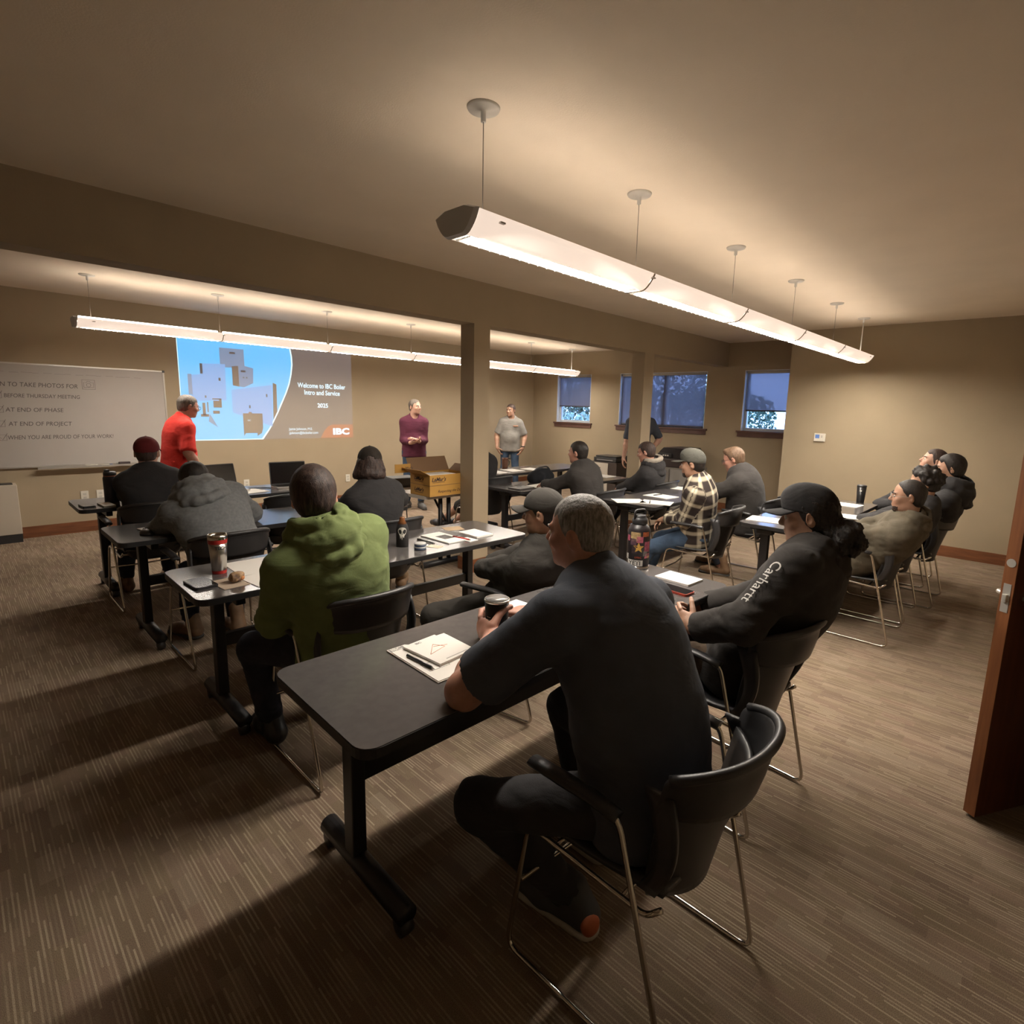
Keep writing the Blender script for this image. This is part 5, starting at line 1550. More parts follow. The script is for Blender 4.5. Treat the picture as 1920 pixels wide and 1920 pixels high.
def sticker_bottle():
    t = empty('water_bottle', (2.475, 1.545, ZT), 0, 'black water bottle plastered with stickers standing on the near table', 'bottle')
    R = 0.060
    bm = bmesh.new(); lathe(bm, [(0.055, 0), (0.060, 0.004), (0.060, 0.205), (0.052, 0.222), (0.040, 0.235), (0.036, 0.238)], 32); bm_obj('bottle_body', bm, mat('black_bottle_coat', (0.018, 0.014, 0.016), rough=0.4), t, True)
    bm = bmesh.new(); lathe(bm, [(0.0605, 0.0005), (0.0609, 0.003), (0.0607, 0.014)], 32); bm_obj('steel_base', bm, M_STEELB, t, True)
    bm = bmesh.new(); lathe(bm, [(0.037, 0.236), (0.041, 0.240), (0.041, 0.262), (0.036, 0.268), (0.030, 0.278), (0.030, 0.285)], 28); cp = bm_obj('screw_cap', bm, M_BLACKP, t, True)
    tube_obj('carry_handle', [(-0.034, 0.010, 0.262), (-0.036, 0.010, 0.312), (0.036, -0.010, 0.312), (0.034, -0.010, 0.262)], 0.006, M_BLACKP, t, 8, 0.02)
    view = math.atan2(-1.545, -2.475)          # towards the doorway
    cols = {'pink': (0.55, 0.12, 0.20), 'cream': (0.60, 0.42, 0.20), 'orange': (0.60, 0.16, 0.05), 'white': (0.6, 0.57, 0.52), 'purple': (0.12, 0.06, 0.09), 'dark': (0.05, 0.03, 0.035), 'grey': (0.22, 0.2, 0.2)}
    spots = [('cream', 0.150, 0.200, -0.75, 0.15), ('orange', 0.178, 0.202, 0.35, 1.0), ('pink', 0.145, 0.178, -0.18, 0.40), ('pink', 0.150, 0.180, -1.25, -0.85), ('purple', 0.130, 0.165, -0.75, -0.2), ('pink', 0.095, 0.150, 0.55, 1.2),
             ('dark', 0.085, 0.125, -0.6, -0.05), ('pink', 0.060, 0.085, 0.6, 1.2), ('grey', 0.072, 0.100, 0.45, 0.9), ('white', 0.050, 0.080, -1.35, -0.95), ('cream', 0.060, 0.072, 0.9, 1.3)]
    for k_, z0, z1, a0, a1 in spots:
        bm = bmesh.new(); sticker_patch(bm, R+0.0006, z0, z1, view+a0, view+a1); bm_obj('sticker', bm, mat('sticker_'+k_, cols[k_], rough=0.5, var=0.5, vscale=90), t)
    bm = bmesh.new()     # yellow star sticker
    cz, ca = 0.118, view+0.02; pts = []
    for i in range(10):
        rr = 0.030 if i % 2 == 0 else 0.013; a = math.pi/2+i*math.pi/5
        pts.append((ca+rr*math.cos(a)/R, cz+rr*math.sin(a)))
    c = bm.verts.new(((R+0.0014)*math.cos(ca), (R+0.0014)*math.sin(ca), cz)); vv = [bm.verts.new(((R+0.0014)*math.cos(a), (R+0.0014)*math.sin(a), z)) for a, z in pts]
    for i in range(10): bm.faces.new((c, vv[i], vv[(i+1) % 10]))
    bm_obj('star_sticker', bm, mat('star_yellow', (0.62, 0.36, 0.07), rough=0.5), t)
    bm = bmesh.new(); sticker_patch(bm, R+0.0010, 0.018, 0.050, view-1.00, view+0.45, 10); lab = bm_obj('name_sticker', bm, mat('sticker_name', (0.62, 0.6, 0.56), rough=0.5), t)
    curved_text('YETI', 0.034, R+0.0013, 0.0225, view-0.28, M_INK, lab, bold=0.0003)
    curved_text('LYRIC', 0.014, R+0.0012, 0.060, view+0.02, mat('red_letter', (0.5, 0.08, 0.03), rough=0.6), t)
    return t
sticker_bottle()
put(rbox('notepad', 2.435, 1.275, 0.14, 0.19, 0.010, -3, M_PAPER), 'blank white notepad near the sticker covered bottle', 'notepad')
def phone(x, y, rot, case, label, w=0.078, l=0.158, z=ZT):
    t = empty('smartphone', (x, y, z), math.radians(rot), label, 'phone', 'phones on the tables')
    bm = bmesh.new(); prism(bm, rrect(-w/2, w/2, -l/2, l/2, 0.012, 4), 0, 0.0105); bm_obj('phone_case', bm, case, t)
    bm = bmesh.new(); prism(bm, rrect(-w/2+0.003, w/2-0.003, -l/2+0.003, l/2-0.003, 0.010, 4), 0.0106, 0.0116); bm_obj('screen', bm, M_SCREEN, t)
    return t
phone(2.262, 1.195, -4, mat('red_case', (0.40, 0.05, 0.03), rough=0.4), 'smartphone in a red case lying near the table end')
put(rbox('notebook', 2.06, 1.235, 0.20, 0.14, 0.012, 6, M_PAPER), 'white notebook half hidden behind the man in navy', 'notebook')
put(rbox('note_card', 2.215, 1.39, 0.10, 0.075, 0.003, -8, M_PAPER), 'small white card lying behind the red phone', 'card')
put(rbox('paper_sheet', 1.545, 1.555, 0.16, 0.11, 0.004, 3, M_PAPER), 'white sheet on the near table behind the black cup', 'paper', 'loose sheets')
pen(2.115, 0.995, 0.66, 70, M_REDP, 'red tipped pen in the hand of the person with the bun')

# ---- second row table
def tumbler():
    t = empty('steel_tumbler', (0.835, 2.865, ZT), 0, 'steel travel tumbler with red bands on the second row table', 'tumbler')
    bm = bmesh.new(); lathe(bm, [(0.028, 0), (0.031, 0.003), (0.036, 0.09), (0.041, 0.165)], 26); bm_obj('tumbler_body', bm, M_STEELB, t, True)
    bm = bmesh.new(); lathe(bm, [(0.0415, 0.165), (0.0425, 0.175), (0.0420, 0.192), (0.038, 0.192), (0.036, 0.178)], 26, cap=False); bm_obj('steel_lip', bm, M_CHROME, t, True)
    bm = bmesh.new(); lathe(bm, [(0.036, 0.176), (0.001, 0.178)], 26); bm_obj('lid', bm, mat('dark_red_lid', (0.12, 0.02, 0.02), rough=0.4), t, True)
    for z0, z1, r0, r1 in ((0.148, 0.168, 0.0402, 0.0418), (0.0, 0.016, 0.0305, 0.0322)):
        bm = bmesh.new(); lathe(bm, [(r0, z0), (r0+0.001, z0+0.003), (r1+0.0006, z1)], 26, cap=False); bm_obj('red_band', bm, M_REDP, t, True)
    curved_text('TECH', 0.022, 0.0392, 0.122, math.atan2(-2.86, -0.83)+0.35, M_INK, t, 'lettering', 0.0006)
tumbler()
phone(0.715, 2.728, 4, M_BLACKP, 'black smartphone in a thick case beside the muffin', 0.092, 0.165)
put(rbox('napkin', 0.815, 2.665, 0.11, 0.165, 0.0016, 5, mat('brown_napkin', (0.36, 0.28, 0.21), rough=0.9)), 'brown paper napkin under the muffin', 'napkin')
t = empty('muffin', (0.838, 2.655, ZT+0.002), 0, 'half eaten blueberry muffin on a brown napkin', 'muffin')
F = Field(0.004); F.ell(V(0, 0, 0.020), V(0.030, 0.028, 0.020)); F.ell(V(0.006, 0, 0.034), V(0.030, 0.028, 0.016), k=0.01); F.ell(V(-0.034, -0.01, 0.03), V(0.016, 0.02, 0.03), k=0.006, op='s')
v, f = F.mesh(lambda P, d: d+0.005*wob(P, 2, 210)); link_mesh('crumb', np_mesh('crumb', v, f), mat('muffin_crumb', (0.48, 0.30, 0.15), rough=0.9, col2=(0.20, 0.13, 0.10), vscale=55), t, True)
v, f = (lambda G: G.mesh(lambda P, d: d+0.004*wob(P, 3, 200)))(Field(0.004).ell(V(0.020, 0.002, 0.022), V(0.017, 0.026, 0.018))); link_mesh('crust', np_mesh('crust', v, f), mat('muffin_crust', (0.42, 0.17, 0.06), rough=0.8), t, True)
put(rbox('paper_sheet', 1.00, 2.87, 0.215, 0.28, 0.0012, -1, M_PAPER), 'white sheet on the second row table by the green sleeve', 'paper', 'loose sheets')
put(rbox('paper_sheet', 0.985, 2.63, 0.215, 0.20, 0.0024, 6, M_PAPER), 'second white sheet overlapping it, nearer the green sleeve', 'paper', 'loose sheets')
def skull_bottle():
    t = empty('skull_bottle', (1.78, 2.735, ZT), 0, 'small black bottle in a sleeve printed with a dripping skull', 'bottle')
    R = 0.036
    bm = bmesh.new(); lathe(bm, [(0.034, 0), (0.036, 0.004), (0.036, 0.105), (0.028, 0.135), (0.018, 0.150)], 24); bm_obj('sleeve', bm, mat('black_neoprene', (0.012, 0.010, 0.010), rough=0.75), t, True)
    bm = bmesh.new(); lathe(bm, [(0.0285, 0.134), (0.018, 0.152), (0.0155, 0.170), (0.0135, 0.176)], 20); bm_obj('brown_neck', bm, mat('amber_glass', (0.16, 0.06, 0.02), rough=0.2), t, True)
    view = math.atan2(-2.735, -1.78)
    def patch(name, outline, m, rr):
        bm = bmesh.new(); cx = sum(p[0] for p in outline)/len(outline); cz = sum(p[1] for p in outline)/len(outline)
        P_ = lambda x, z: ((R+rr)*math.cos(view+x/R), (R+rr)*math.sin(view+x/R), z)
        c = bm.verts.new(P_(cx, cz)); vs = [bm.verts.new(P_(*p)) for p in outline]
        for i in range(len(vs)): bm.faces.new((c, vs[i], vs[(i+1) % len(vs)]))
        return bm_obj(name, bm, m, t)
    bone = mat('bone_print', (0.55, 0.52, 0.46), rough=0.8)
    sk_ = [(0.026*math.cos(a), 0.098+0.022*math.sin(a)) for a in np.linspace(-0.3, math.pi+0.3, 13)] + [(-0.018, 0.078), (-0.014, 0.070), (-0.011, 0.050), (-0.007, 0.068), (-0.002, 0.044), (0.002, 0.068), (0.008, 0.056), (0.012, 0.070), (0.018, 0.078)]
    patch('skull_print', sk_, bone, 0.0006)
    for x in (-0.010, 0.010): patch('eye_socket', [(x+0.0065*math.cos(a), 0.094+0.0075*math.sin(a)) for a in np.linspace(0, 6.0, 9)], M_INK, 0.0013)
    patch('nose_print', [(-0.004, 0.078), (0.004, 0.078), (0.0, 0.087)], M_INK, 0.0013)
    return t
skull_bottle()
def tin(z, label):
    t = empty('tobacco_tin', (1.815, 2.605, z), 0, label, 'tin', 'stacked round tins')
    bm = bmesh.new(); lathe(bm, [(0.032, 0), (0.034, 0.001), (0.034, 0.011)], 26); bm_obj('tin_base', bm, mat('navy_tin', (0.03, 0.05, 0.10), rough=0.35), t, True)
    bm = bmesh.new(); lathe(bm, [(0.0345, 0.0112), (0.0345, 0.018), (0.032, 0.019)], 26); bm_obj('tin_lid', bm, mat('pale_tin', (0.42, 0.42, 0.42), rough=0.35, metal=0.3), t, True)
tin(ZT, 'round tin at the bottom of the little stack beside the skull bottle'); tin(ZT+0.0195, 'round tin on top of the little stack beside the skull bottle')
put(rbox('business_card', 1.915, 2.60, 0.055, 0.088, 0.0008, 20, M_PAPER2), 'cream business card by the round tins', 'card')
pen(1.94, 2.72, ZT, -86, M_BLACKP, 'black pen lying alongside the second row folder', 0.17)
t = empty('brochure_folder', (2.085, 2.735, ZT), math.radians(2), 'white folder with a grey photo on the second row table', 'folder')
box('cover', -0.075, 0.075, -0.14, 0.14, 0, 0.006, M_PAPER, t); box('photo_print', -0.03, 0.05, -0.05, 0.05, 0.006, 0.0066, mat('photo_grey', (0.16, 0.15, 0.14), rough=0.6, var=0.6, vscale=40), t)
put(rbox('dark_leaflet', 2.19, 2.82, 0.09, 0.17, 0.003, 8, mat('dark_leaflet', (0.12, 0.11, 0.105), rough=0.5)), 'dark leaflet behind the folder with a photo', 'leaflet')
put(rbox('kraft_sheet', 2.30, 2.915, 0.13, 0.11, 0.0012, -18, mat('kraft', (0.40, 0.29, 0.18), rough=0.9)), 'tan kraft sheet at the back of the second row table', 'paper')
put(rbox('notepad', 2.31, 2.69, 0.14, 0.19, 0.010, 0, M_PAPER), 'plain white notepad at the right end of the second row table', 'notepad')
put(rbox('note_card', 2.175, 2.60, 0.07, 0.10, 0.003, 3, M_PAPER), 'small white pad under the red pen', 'card')
pen(2.15, 2.635, ZT+0.0034, -80, M_REDP, 'red pen lying on the small white pad', 0.15)

# ---- third and fourth row tables
t = empty('computer_mouse', (0.775, 3.985, ZT), math.radians(10), 'black computer mouse by the grey sleeve', 'mouse')
v, f = Field(0.004).ell(V(0, 0, 0.006), V(0.032, 0.056, 0.028), cuts=[(V(0, 0, 0.001), V(0, 0, -1.0))]).mesh(); link_mesh('mouse_shell', np_mesh('mouse_shell', v, f), M_BLACKP, t, True)
bm = bmesh.new(); lathe(bm, [(0.009, -0.004), (0.009, 0.004)], 14, Rm((0, 0.03, 0.026), (0, 1, 0), (0, 0, 1))); bm_obj('scroll_wheel', bm, M_GREYPR, t, True)
put(rbox('note_card', 0.83, 4.15, 0.12, 0.09, 0.004, 10, M_PAPER), 'white note by the hand of the person in grey', 'card')
phone(0.672, 5.29, 4, M_BLACKP, 'black smartphone at the far left table end', 0.08, 0.155)
put(rbox('note_card', 0.785, 5.26, 0.075, 0.19, 0.010, 4, M_PAPER), 'white notepad beside the tall navy bottle', 'notepad')
t = empty('tall_bottle', (0.845, 5.40, ZT), 0, 'tall navy insulated bottle with a flip lid beside the red cap', 'bottle')
bm = bmesh.new(); lathe(bm, [(0.044, 0), (0.048, 0.004), (0.048, 0.195), (0.043, 0.208)], 26); bm_obj('bottle_body', bm, mat('navy_coat', (0.020, 0.024, 0.040), rough=0.45), t, True)
bm = bmesh.new(); lathe(bm, [(0.0432, 0.206), (0.0432, 0.214)], 26); bm_obj('copper_band', bm, mat('copper_band', (0.45, 0.20, 0.12), rough=0.3, metal=0.8), t, True)
bm = bmesh.new(); lathe(bm, [(0.0425, 0.214), (0.0425, 0.238), (0.036, 0.245)], 26); lid = bm_obj('flip_lid', bm, M_BLACKP, t, True)
bm = bmesh.new(); bx(bm, -0.035, 0.0, -0.012, 0.012, 0.242, 0.262, 0.004); bm_obj('spout', bm, M_BLACKP, lid)
def laptop(x, y, rot, label, w=0.33, tilt=100, base=None):
    t = empty('laptop', (x, y, ZT), math.radians(rot), label, 'laptop', 'laptops on the front table')
    bm = bmesh.new(); prism(bm, rrect(-w/2, w/2, -0.115, 0.115, 0.01, 3), 0, 0.014); bm_obj('base', bm, base or M_STEELB, t)
    box('keyboard', -w/2+0.03, w/2-0.03, -0.02, 0.09, 0.0141, 0.0155, M_BLACKP, t)
    hn = empty('lid', (0, 0.113, 0.014)); hn.parent = t; hn.rotation_euler = (math.radians(-(tilt-90)), 0, 0)
    bm = bmesh.new(); prism(bm, rrect(-w/2, w/2, 0, 0.225, 0.01, 3), -0.004, 0.004, Rm((0, 0, 0), (1, 0, 0), (0, 0, 1))); bm_obj('lid_shell', bm, M_BLACKP, hn)
    box('screen', -w/2+0.008, w/2-0.008, -0.0052, -0.0042, 0.012, 0.215, M_SCREEN, hn)
    return t
laptop(2.27, 5.40, -6, 'open black laptop facing the camera side, right of the front table', 0.34, 98)
laptop(1.72, 5.50, 10, 'open black laptop partly hidden behind the grey hoodie', 0.30, 105)
put(rbox('paper_sheet', 1.86, 5.36, 0.215, 0.28, 0.003, 12, M_PAPER), 'white sheet between the two open laptops', 'paper', 'loose sheets')
tag(tube_obj('laptop_cable', [(1.90, 5.52, ZT+0.004), (1.96, 5.45, ZT+0.010), (2.02, 5.50, ZT+0.004), (2.08, 5.42, ZT+0.004)], 0.004, M_BLACKP, None, 6, 0.04), 'short black cable lying between the laptops', 'cable')
def backpack():
    t = empty('backpack', (2.60, 5.00, 0), math.radians(12), 'dark green backpack on the floor behind the brown haired person', 'backpack')
    F = Field(0.016); F.ell(V(0, 0, 0.30), V(0.17, 0.12, 0.30), k=0); F.ell(V(0, -0.09, 0.20), V(0.13, 0.07, 0.16), k=0.03); F.cone(V(-0.10, 0, 0.05), V(0.10, 0, 0.05), 0.10, 0.10, 0.04, cuts=[(V(0, 0, 0), V(0, 0, -1.0))])
    v, f = F.mesh(lambda P, d: np.maximum(d+0.004*wob(P, 6, 30), -P[:, 2])); link_mesh('bag_body', np_mesh('bag_body', v, f), cloth('dark_green_nylon', (0.020, 0.028, 0.024)), t, True)
    tube_obj('top_handle', [(-0.05, 0.06, 0.58), (-0.04, 0.06, 0.63), (0.04, 0.06, 0.63), (0.05, 0.06, 0.58)], 0.010, M_BLACKP, t, 6, 0.02)
    for s in (-1, 1): tube_obj('strap', [(s*0.07, 0.11, 0.52), (s*0.10, 0.16, 0.36), (s*0.10, 0.11, 0.12)], 0.014, M_BLACKP, t, 6, 0.05)
backpack()

# ---- folding table: yellow donut boxes and projector
M_YBOX = mat('yellow_card', (0.50, 0.27, 0.055), rough=0.65, var=0.06, vscale=6); M_KRAFTIN = mat('kraft_inside', (0.20, 0.115, 0.06), rough=0.85)
M_BROWNINK = mat('dark_brown_ink', (0.035, 0.018, 0.02), rough=0.7)
def donut_box(z, label, is_open):
    t = empty('cardboard_box', (3.17, 4.22, z), math.radians(1), label, 'box', 'yellow bakery boxes')
    w, d, h, th = 0.46, 0.30, 0.098, 0.004
    box('bottom', -w/2, w/2, -d/2, d/2, 0, th, M_KRAFTIN, t)
    box('side_wall', -w/2, w/2, -d/2, -d/2+th, th, h, M_YBOX, t); box('side_wall', -w/2, w/2, d/2-th, d/2, th, h, M_YBOX, t)
    box('side_wall', -w/2, -w/2+th, -d/2+th, d/2-th, th, h, M_YBOX, t); box('side_wall', w/2-th, w/2, -d/2+th, d/2-th, th, h, M_YBOX, t)
    Mf = lambda o: Rm(o, (1, 0, 0), (0, 0, 1)); Ml = lambda o: Rm(o, (0, -1, 0), (0, 0, 1))
    if is_open:
        text_obj('lettering', "LaMar's", 0.052, M_BROWNINK, Mf((-w/2+0.02, -d/2-0.0006, 0.040)), t, shear=0.3, bold=0.001)
        box('underline', -w/2+0.03, -w/2+0.17, -d/2-0.0008, -d/2, 0.028, 0.032, M_BROWNINK, t)
    else:
        text_obj('lettering', 'Respecting the Donut', 0.036, M_BROWNINK, Mf((-w/2+0.09, -d/2-0.0006, 0.034)), t, shear=0.3)
    text_obj('lettering', "LaMar's", 0.046, M_BROWNINK, Ml((-w/2-0.0006, 0.09, 0.044)), t, shear=0.3, bold=0.001)
    box('underline', -w/2-0.0008, -w/2, -0.05, 0.08, 0.030, 0.034, M_BROWNINK, t)
    if is_open:
        put_ = box('contents_paper', -w/2+0.01, w/2-0.12, -d/2+0.01, d/2-0.06, h-0.012, h-0.006, M_PAPER, t)
        for nm, o, ang, L, ww in (('lid_flap', (-w/2, 0, h), 0, 0.11, d), ):
            bm = bmesh.new(); bx(bm, -L, 0, -ww/2, ww/2, -0.002, 0.002); o1 = bm_obj(nm, bm, M_YBOX, t); o1.location = o; o1.rotation_euler = (0, math.radians(28), 0)
        bm = bmesh.new(); bx(bm, -w/2, w/2, 0, 0.15, -0.002, 0.002); o1 = bm_obj('lid_panel', bm, M_KRAFTIN, t); o1.location = (0, d/2, h); o1.rotation_euler = (math.radians(62), 0, 0)
        bm = bmesh.new(); bx(bm, 0, 0.10, -d/2, d/2, -0.002, 0.002); o1 = bm_obj('lid_flap', bm, M_KRAFTIN, t); o1.location = (w/2, 0, h); o1.rotation_euler = (0, math.radians(-38), 0)
        box('lid_side', -w/2-0.17, -w/2, d/2-0.004, d/2, h+0.005, h+0.085, M_YBOX, t)
        text_obj('lettering', "LaMar's", 0.04, M_BROWNINK, Mf((-w/2-0.10, d/2-0.0046, h+0.03)), t, shear=0.3)
    else:
        box('lid_panel', -w/2, w/2, -d/2, d/2, h, h+0.003, M_YBOX, t)
    return t
donut_box(ZT, 'closed yellow bakery box under the open one on the white table', False)
donut_box(ZT+0.102, 'open yellow bakery box with raised flaps on top of the stack', True)
t = empty('projector', (3.13, 4.83, ZT), math.radians(-8), 'black projector on the white table behind the yellow boxes', 'projector')
bm = bmesh.new(); bx(bm, -0.15, 0.15, -0.11, 0.11, 0.012, 0.10, 0.015); bm_obj('housing', bm, M_BLACKP, t)
bm = bmesh.new(); lathe(bm, [(0.036, 0), (0.036, 0.02), (0.028, 0.022)], 20, Rm((0.06, 0.11, 0.055), (1, 0, 0), (0, 0, -1)) @ Matrix.Rotation(math.pi, 4, 'X')); bm_obj('lens', bm, M_SCREEN, t, True)
for x, y in ((-0.12, -0.09), (0.12, -0.09), (0, 0.09)):
    bm = bmesh.new(); lathe(bm, [(0.012, 0), (0.010, 0.013)], 10, Matrix.Translation((x, y, 0))); bm_obj('foot', bm, M_BLACKP, t)
tag(tube_obj('projector_cable', [(3.02, 4.74, ZT+0.012), (2.99, 4.55, ZT+0.012), (2.935, 4.45, ZT+0.004), (2.915, 4.40, 0.55), (2.96, 4.42, 0.25), (3.04, 4.55, 0.012), (3.5, 4.75, 0.012)], 0.005, M_BLACKP, None, 6, 0.08), 'black cable hanging off the white table edge', 'cable')

# ---- right block tables
def shoulder_bag():
    t = empty('shoulder_bag', (4.60, 4.22, ZT), math.radians(8), 'black soft bag standing on the table behind the near pillar', 'bag')
    F = Field(0.012); F.ell(V(0, 0, 0.075), V(0.20, 0.075, 0.085), k=0); F.cone(V(-0.15, 0, 0.05), V(0.15, 0, 0.05), 0.07, 0.07, 0.03, cuts=[(V(0, 0, 0), V(0, 0, -1.0))]); F.ell(V(-0.10, -0.05, 0.06), V(0.07, 0.05, 0.06), k=0.02)
    v, f = F.mesh(lambda P, d: np.maximum(d+0.006*wob(P, 16, 40), -P[:, 2])); link_mesh('bag_body', np_mesh('bag_body', v, f), cloth('black_nylon', (0.014, 0.015, 0.018)), t, True)
    tube_obj('strap', [(-0.16, 0, 0.12), (-0.10, -0.02, 0.17), (0.08, -0.02, 0.175), (0.17, 0, 0.13)], 0.010, M_BLACKP, t, 6, 0.06)
    box('tag', 0.0, 0.03, -0.079, -0.076, 0.06, 0.072, M_WHITEP, t)
shoulder_bag()
t = empty('tablet', (4.03, 3.97, ZT), math.radians(4), 'closed dark tablet under folded glasses near the pillar', 'tablet')
bm = bmesh.new(); prism(bm, rrect(-0.12, 0.12, -0.085, 0.085, 0.012, 3), 0, 0.014); bm_obj('case', bm, mat('dark_case', (0.05, 0.045, 0.043), rough=0.5), t)
t = empty('eyeglasses', (4.03, 4.0, ZT+0.015), math.radians(20), 'dark folded eyeglasses on the closed tablet', 'eyeglasses')
bm = bmesh.new()
for s in (-1, 1): tube(bm, [(s*0.034+0.026*math.cos(a), 0, 0.018+0.016*math.sin(a)) for a in np.linspace(0, 2*math.pi, 13)], 0.002, 5, cap=False)
bm_obj('rims', bm, M_BLACKP, t, True)
for s in (-1, 1): tube_obj('temple', [(s*0.06, 0, 0.022), (s*0.05, 0.07, 0.006), (s*0.045, 0.12, 0.003)], 0.002, M_BLACKP, t, 5)
put(rbox('paper_sheet', 4.33, 3.98, 0.30, 0.215, 0.003, 8, M_PAPER), 'white sheets under the pastry by the black jacket sleeve', 'paper', 'loose sheets')
t = empty('pastry', (4.50, 3.99, ZT+0.004), 0, 'golden pastry beside the hand of the man with short dark hair', 'pastry')
v, f = Field(0.007).ell(V(0, 0, 0.022), V(0.055, 0.035, 0.026)).ell(V(0.05, 0.01, 0.02), V(0.03, 0.03, 0.02), k=0.01).mesh(lambda P, d: d+0.004*wob(P, 3, 120)); link_mesh('crust', np_mesh('crust', v, f), mat('pastry_crust', (0.42, 0.19, 0.06), rough=0.7, var=0.4, vscale=30), t, True)
for i, (x, y, r, lb) in enumerate([(4.80, 5.18, 5, 'leftmost white sheet on the far table beside the dark mug'), (5.12, 5.22, -6, 'middle white sheet on the far table beyond the pillar'), (5.45, 5.16, 4, 'rightmost white sheet on the far table beyond the pillar'),
                                   (4.27, 2.80, 50, 'white sheet at the left corner of the table by the plaid shirt'), (4.40, 2.58, 20, 'white sheet under a pen nearest the plaid sleeve'), (4.78, 2.76, -4, 'white sheet in the middle of the table by the plaid shirt'), (5.46, 2.97, 3, 'white sheet at the far end beyond the plaid shirt'),
                                   (4.40, 1.57, 8, 'white sheet on the blue lit end of the table by the leaning row'), (5.10, 1.22, 10, 'white sheet on the table edge by the olive hoodie'), (5.80, 1.36, -5, 'white sheet beside the tall dark cup'), (5.66, 4.13, 0, 'white sheet at the far right end of the pillar table')]):
    put(rbox('paper_sheet', x, y, 0.215, 0.28, 0.004, r, M_PAPER), lb, 'paper', 'loose sheets')
pen(4.35, 2.62, ZT+0.0046, 30, M_BLACKP, 'black pen on the papers by the plaid sleeve'); pen(4.80, 2.80, ZT+0.0046, -10, M_BLACKP, 'black pen on the middle sheet by the plaid shirt')
t = empty('mug', (5.17, 5.42, ZT), 0, 'dark copper mug on the far table in front of the man in grey', 'mug')
bm = bmesh.new(); lathe(bm, [(0.036, 0), (0.040, 0.005), (0.044, 0.13), (0.047, 0.15), (0.043, 0.15), (0.040, 0.02)], 22); bm_obj('mug_body', bm, mat('copper_dark', (0.15, 0.07, 0.045), rough=0.35, metal=0.4), t, True)
tube_obj('handle', [(0.042, 0, 0.12), (0.08, 0, 0.11), (0.08, 0, 0.05), (0.041, 0, 0.04)], 0.006, M_BLACKP, t, 6, 0.02)
def dark_cup(x, y, label, z=ZT, h=0.17, r=0.042):
    t = empty('travel_mug', (x, y, z), 0, label, 'cup', 'dark travel mugs')
    bm = bmesh.new(); lathe(bm, [(r*0.74, 0), (r*0.80, 0.004), (r, h)], 24); bm_obj('mug_body', bm, mat('black_mug', (0.012, 0.011, 0.011), rough=0.3), t, True)
    bm = bmesh.new(); lathe(bm, [(r*1.03, h), (r*1.05, h+0.008), (r*0.9, h+0.016)], 24); bm_obj('lid', bm, M_BLACKP, t, True)
    box('logo', -r*0.98, -r*0.90, -0.012, 0.008, h*0.72, h*0.78, M_WHITEP, t)
dark_cup(6.07, 1.29, 'tall black travel mug at the end of the table by the thermostat wall', h=0.16)
dark_cup(5.58, 4.24, 'short black travel mug behind the man with short dark hair', h=0.14)

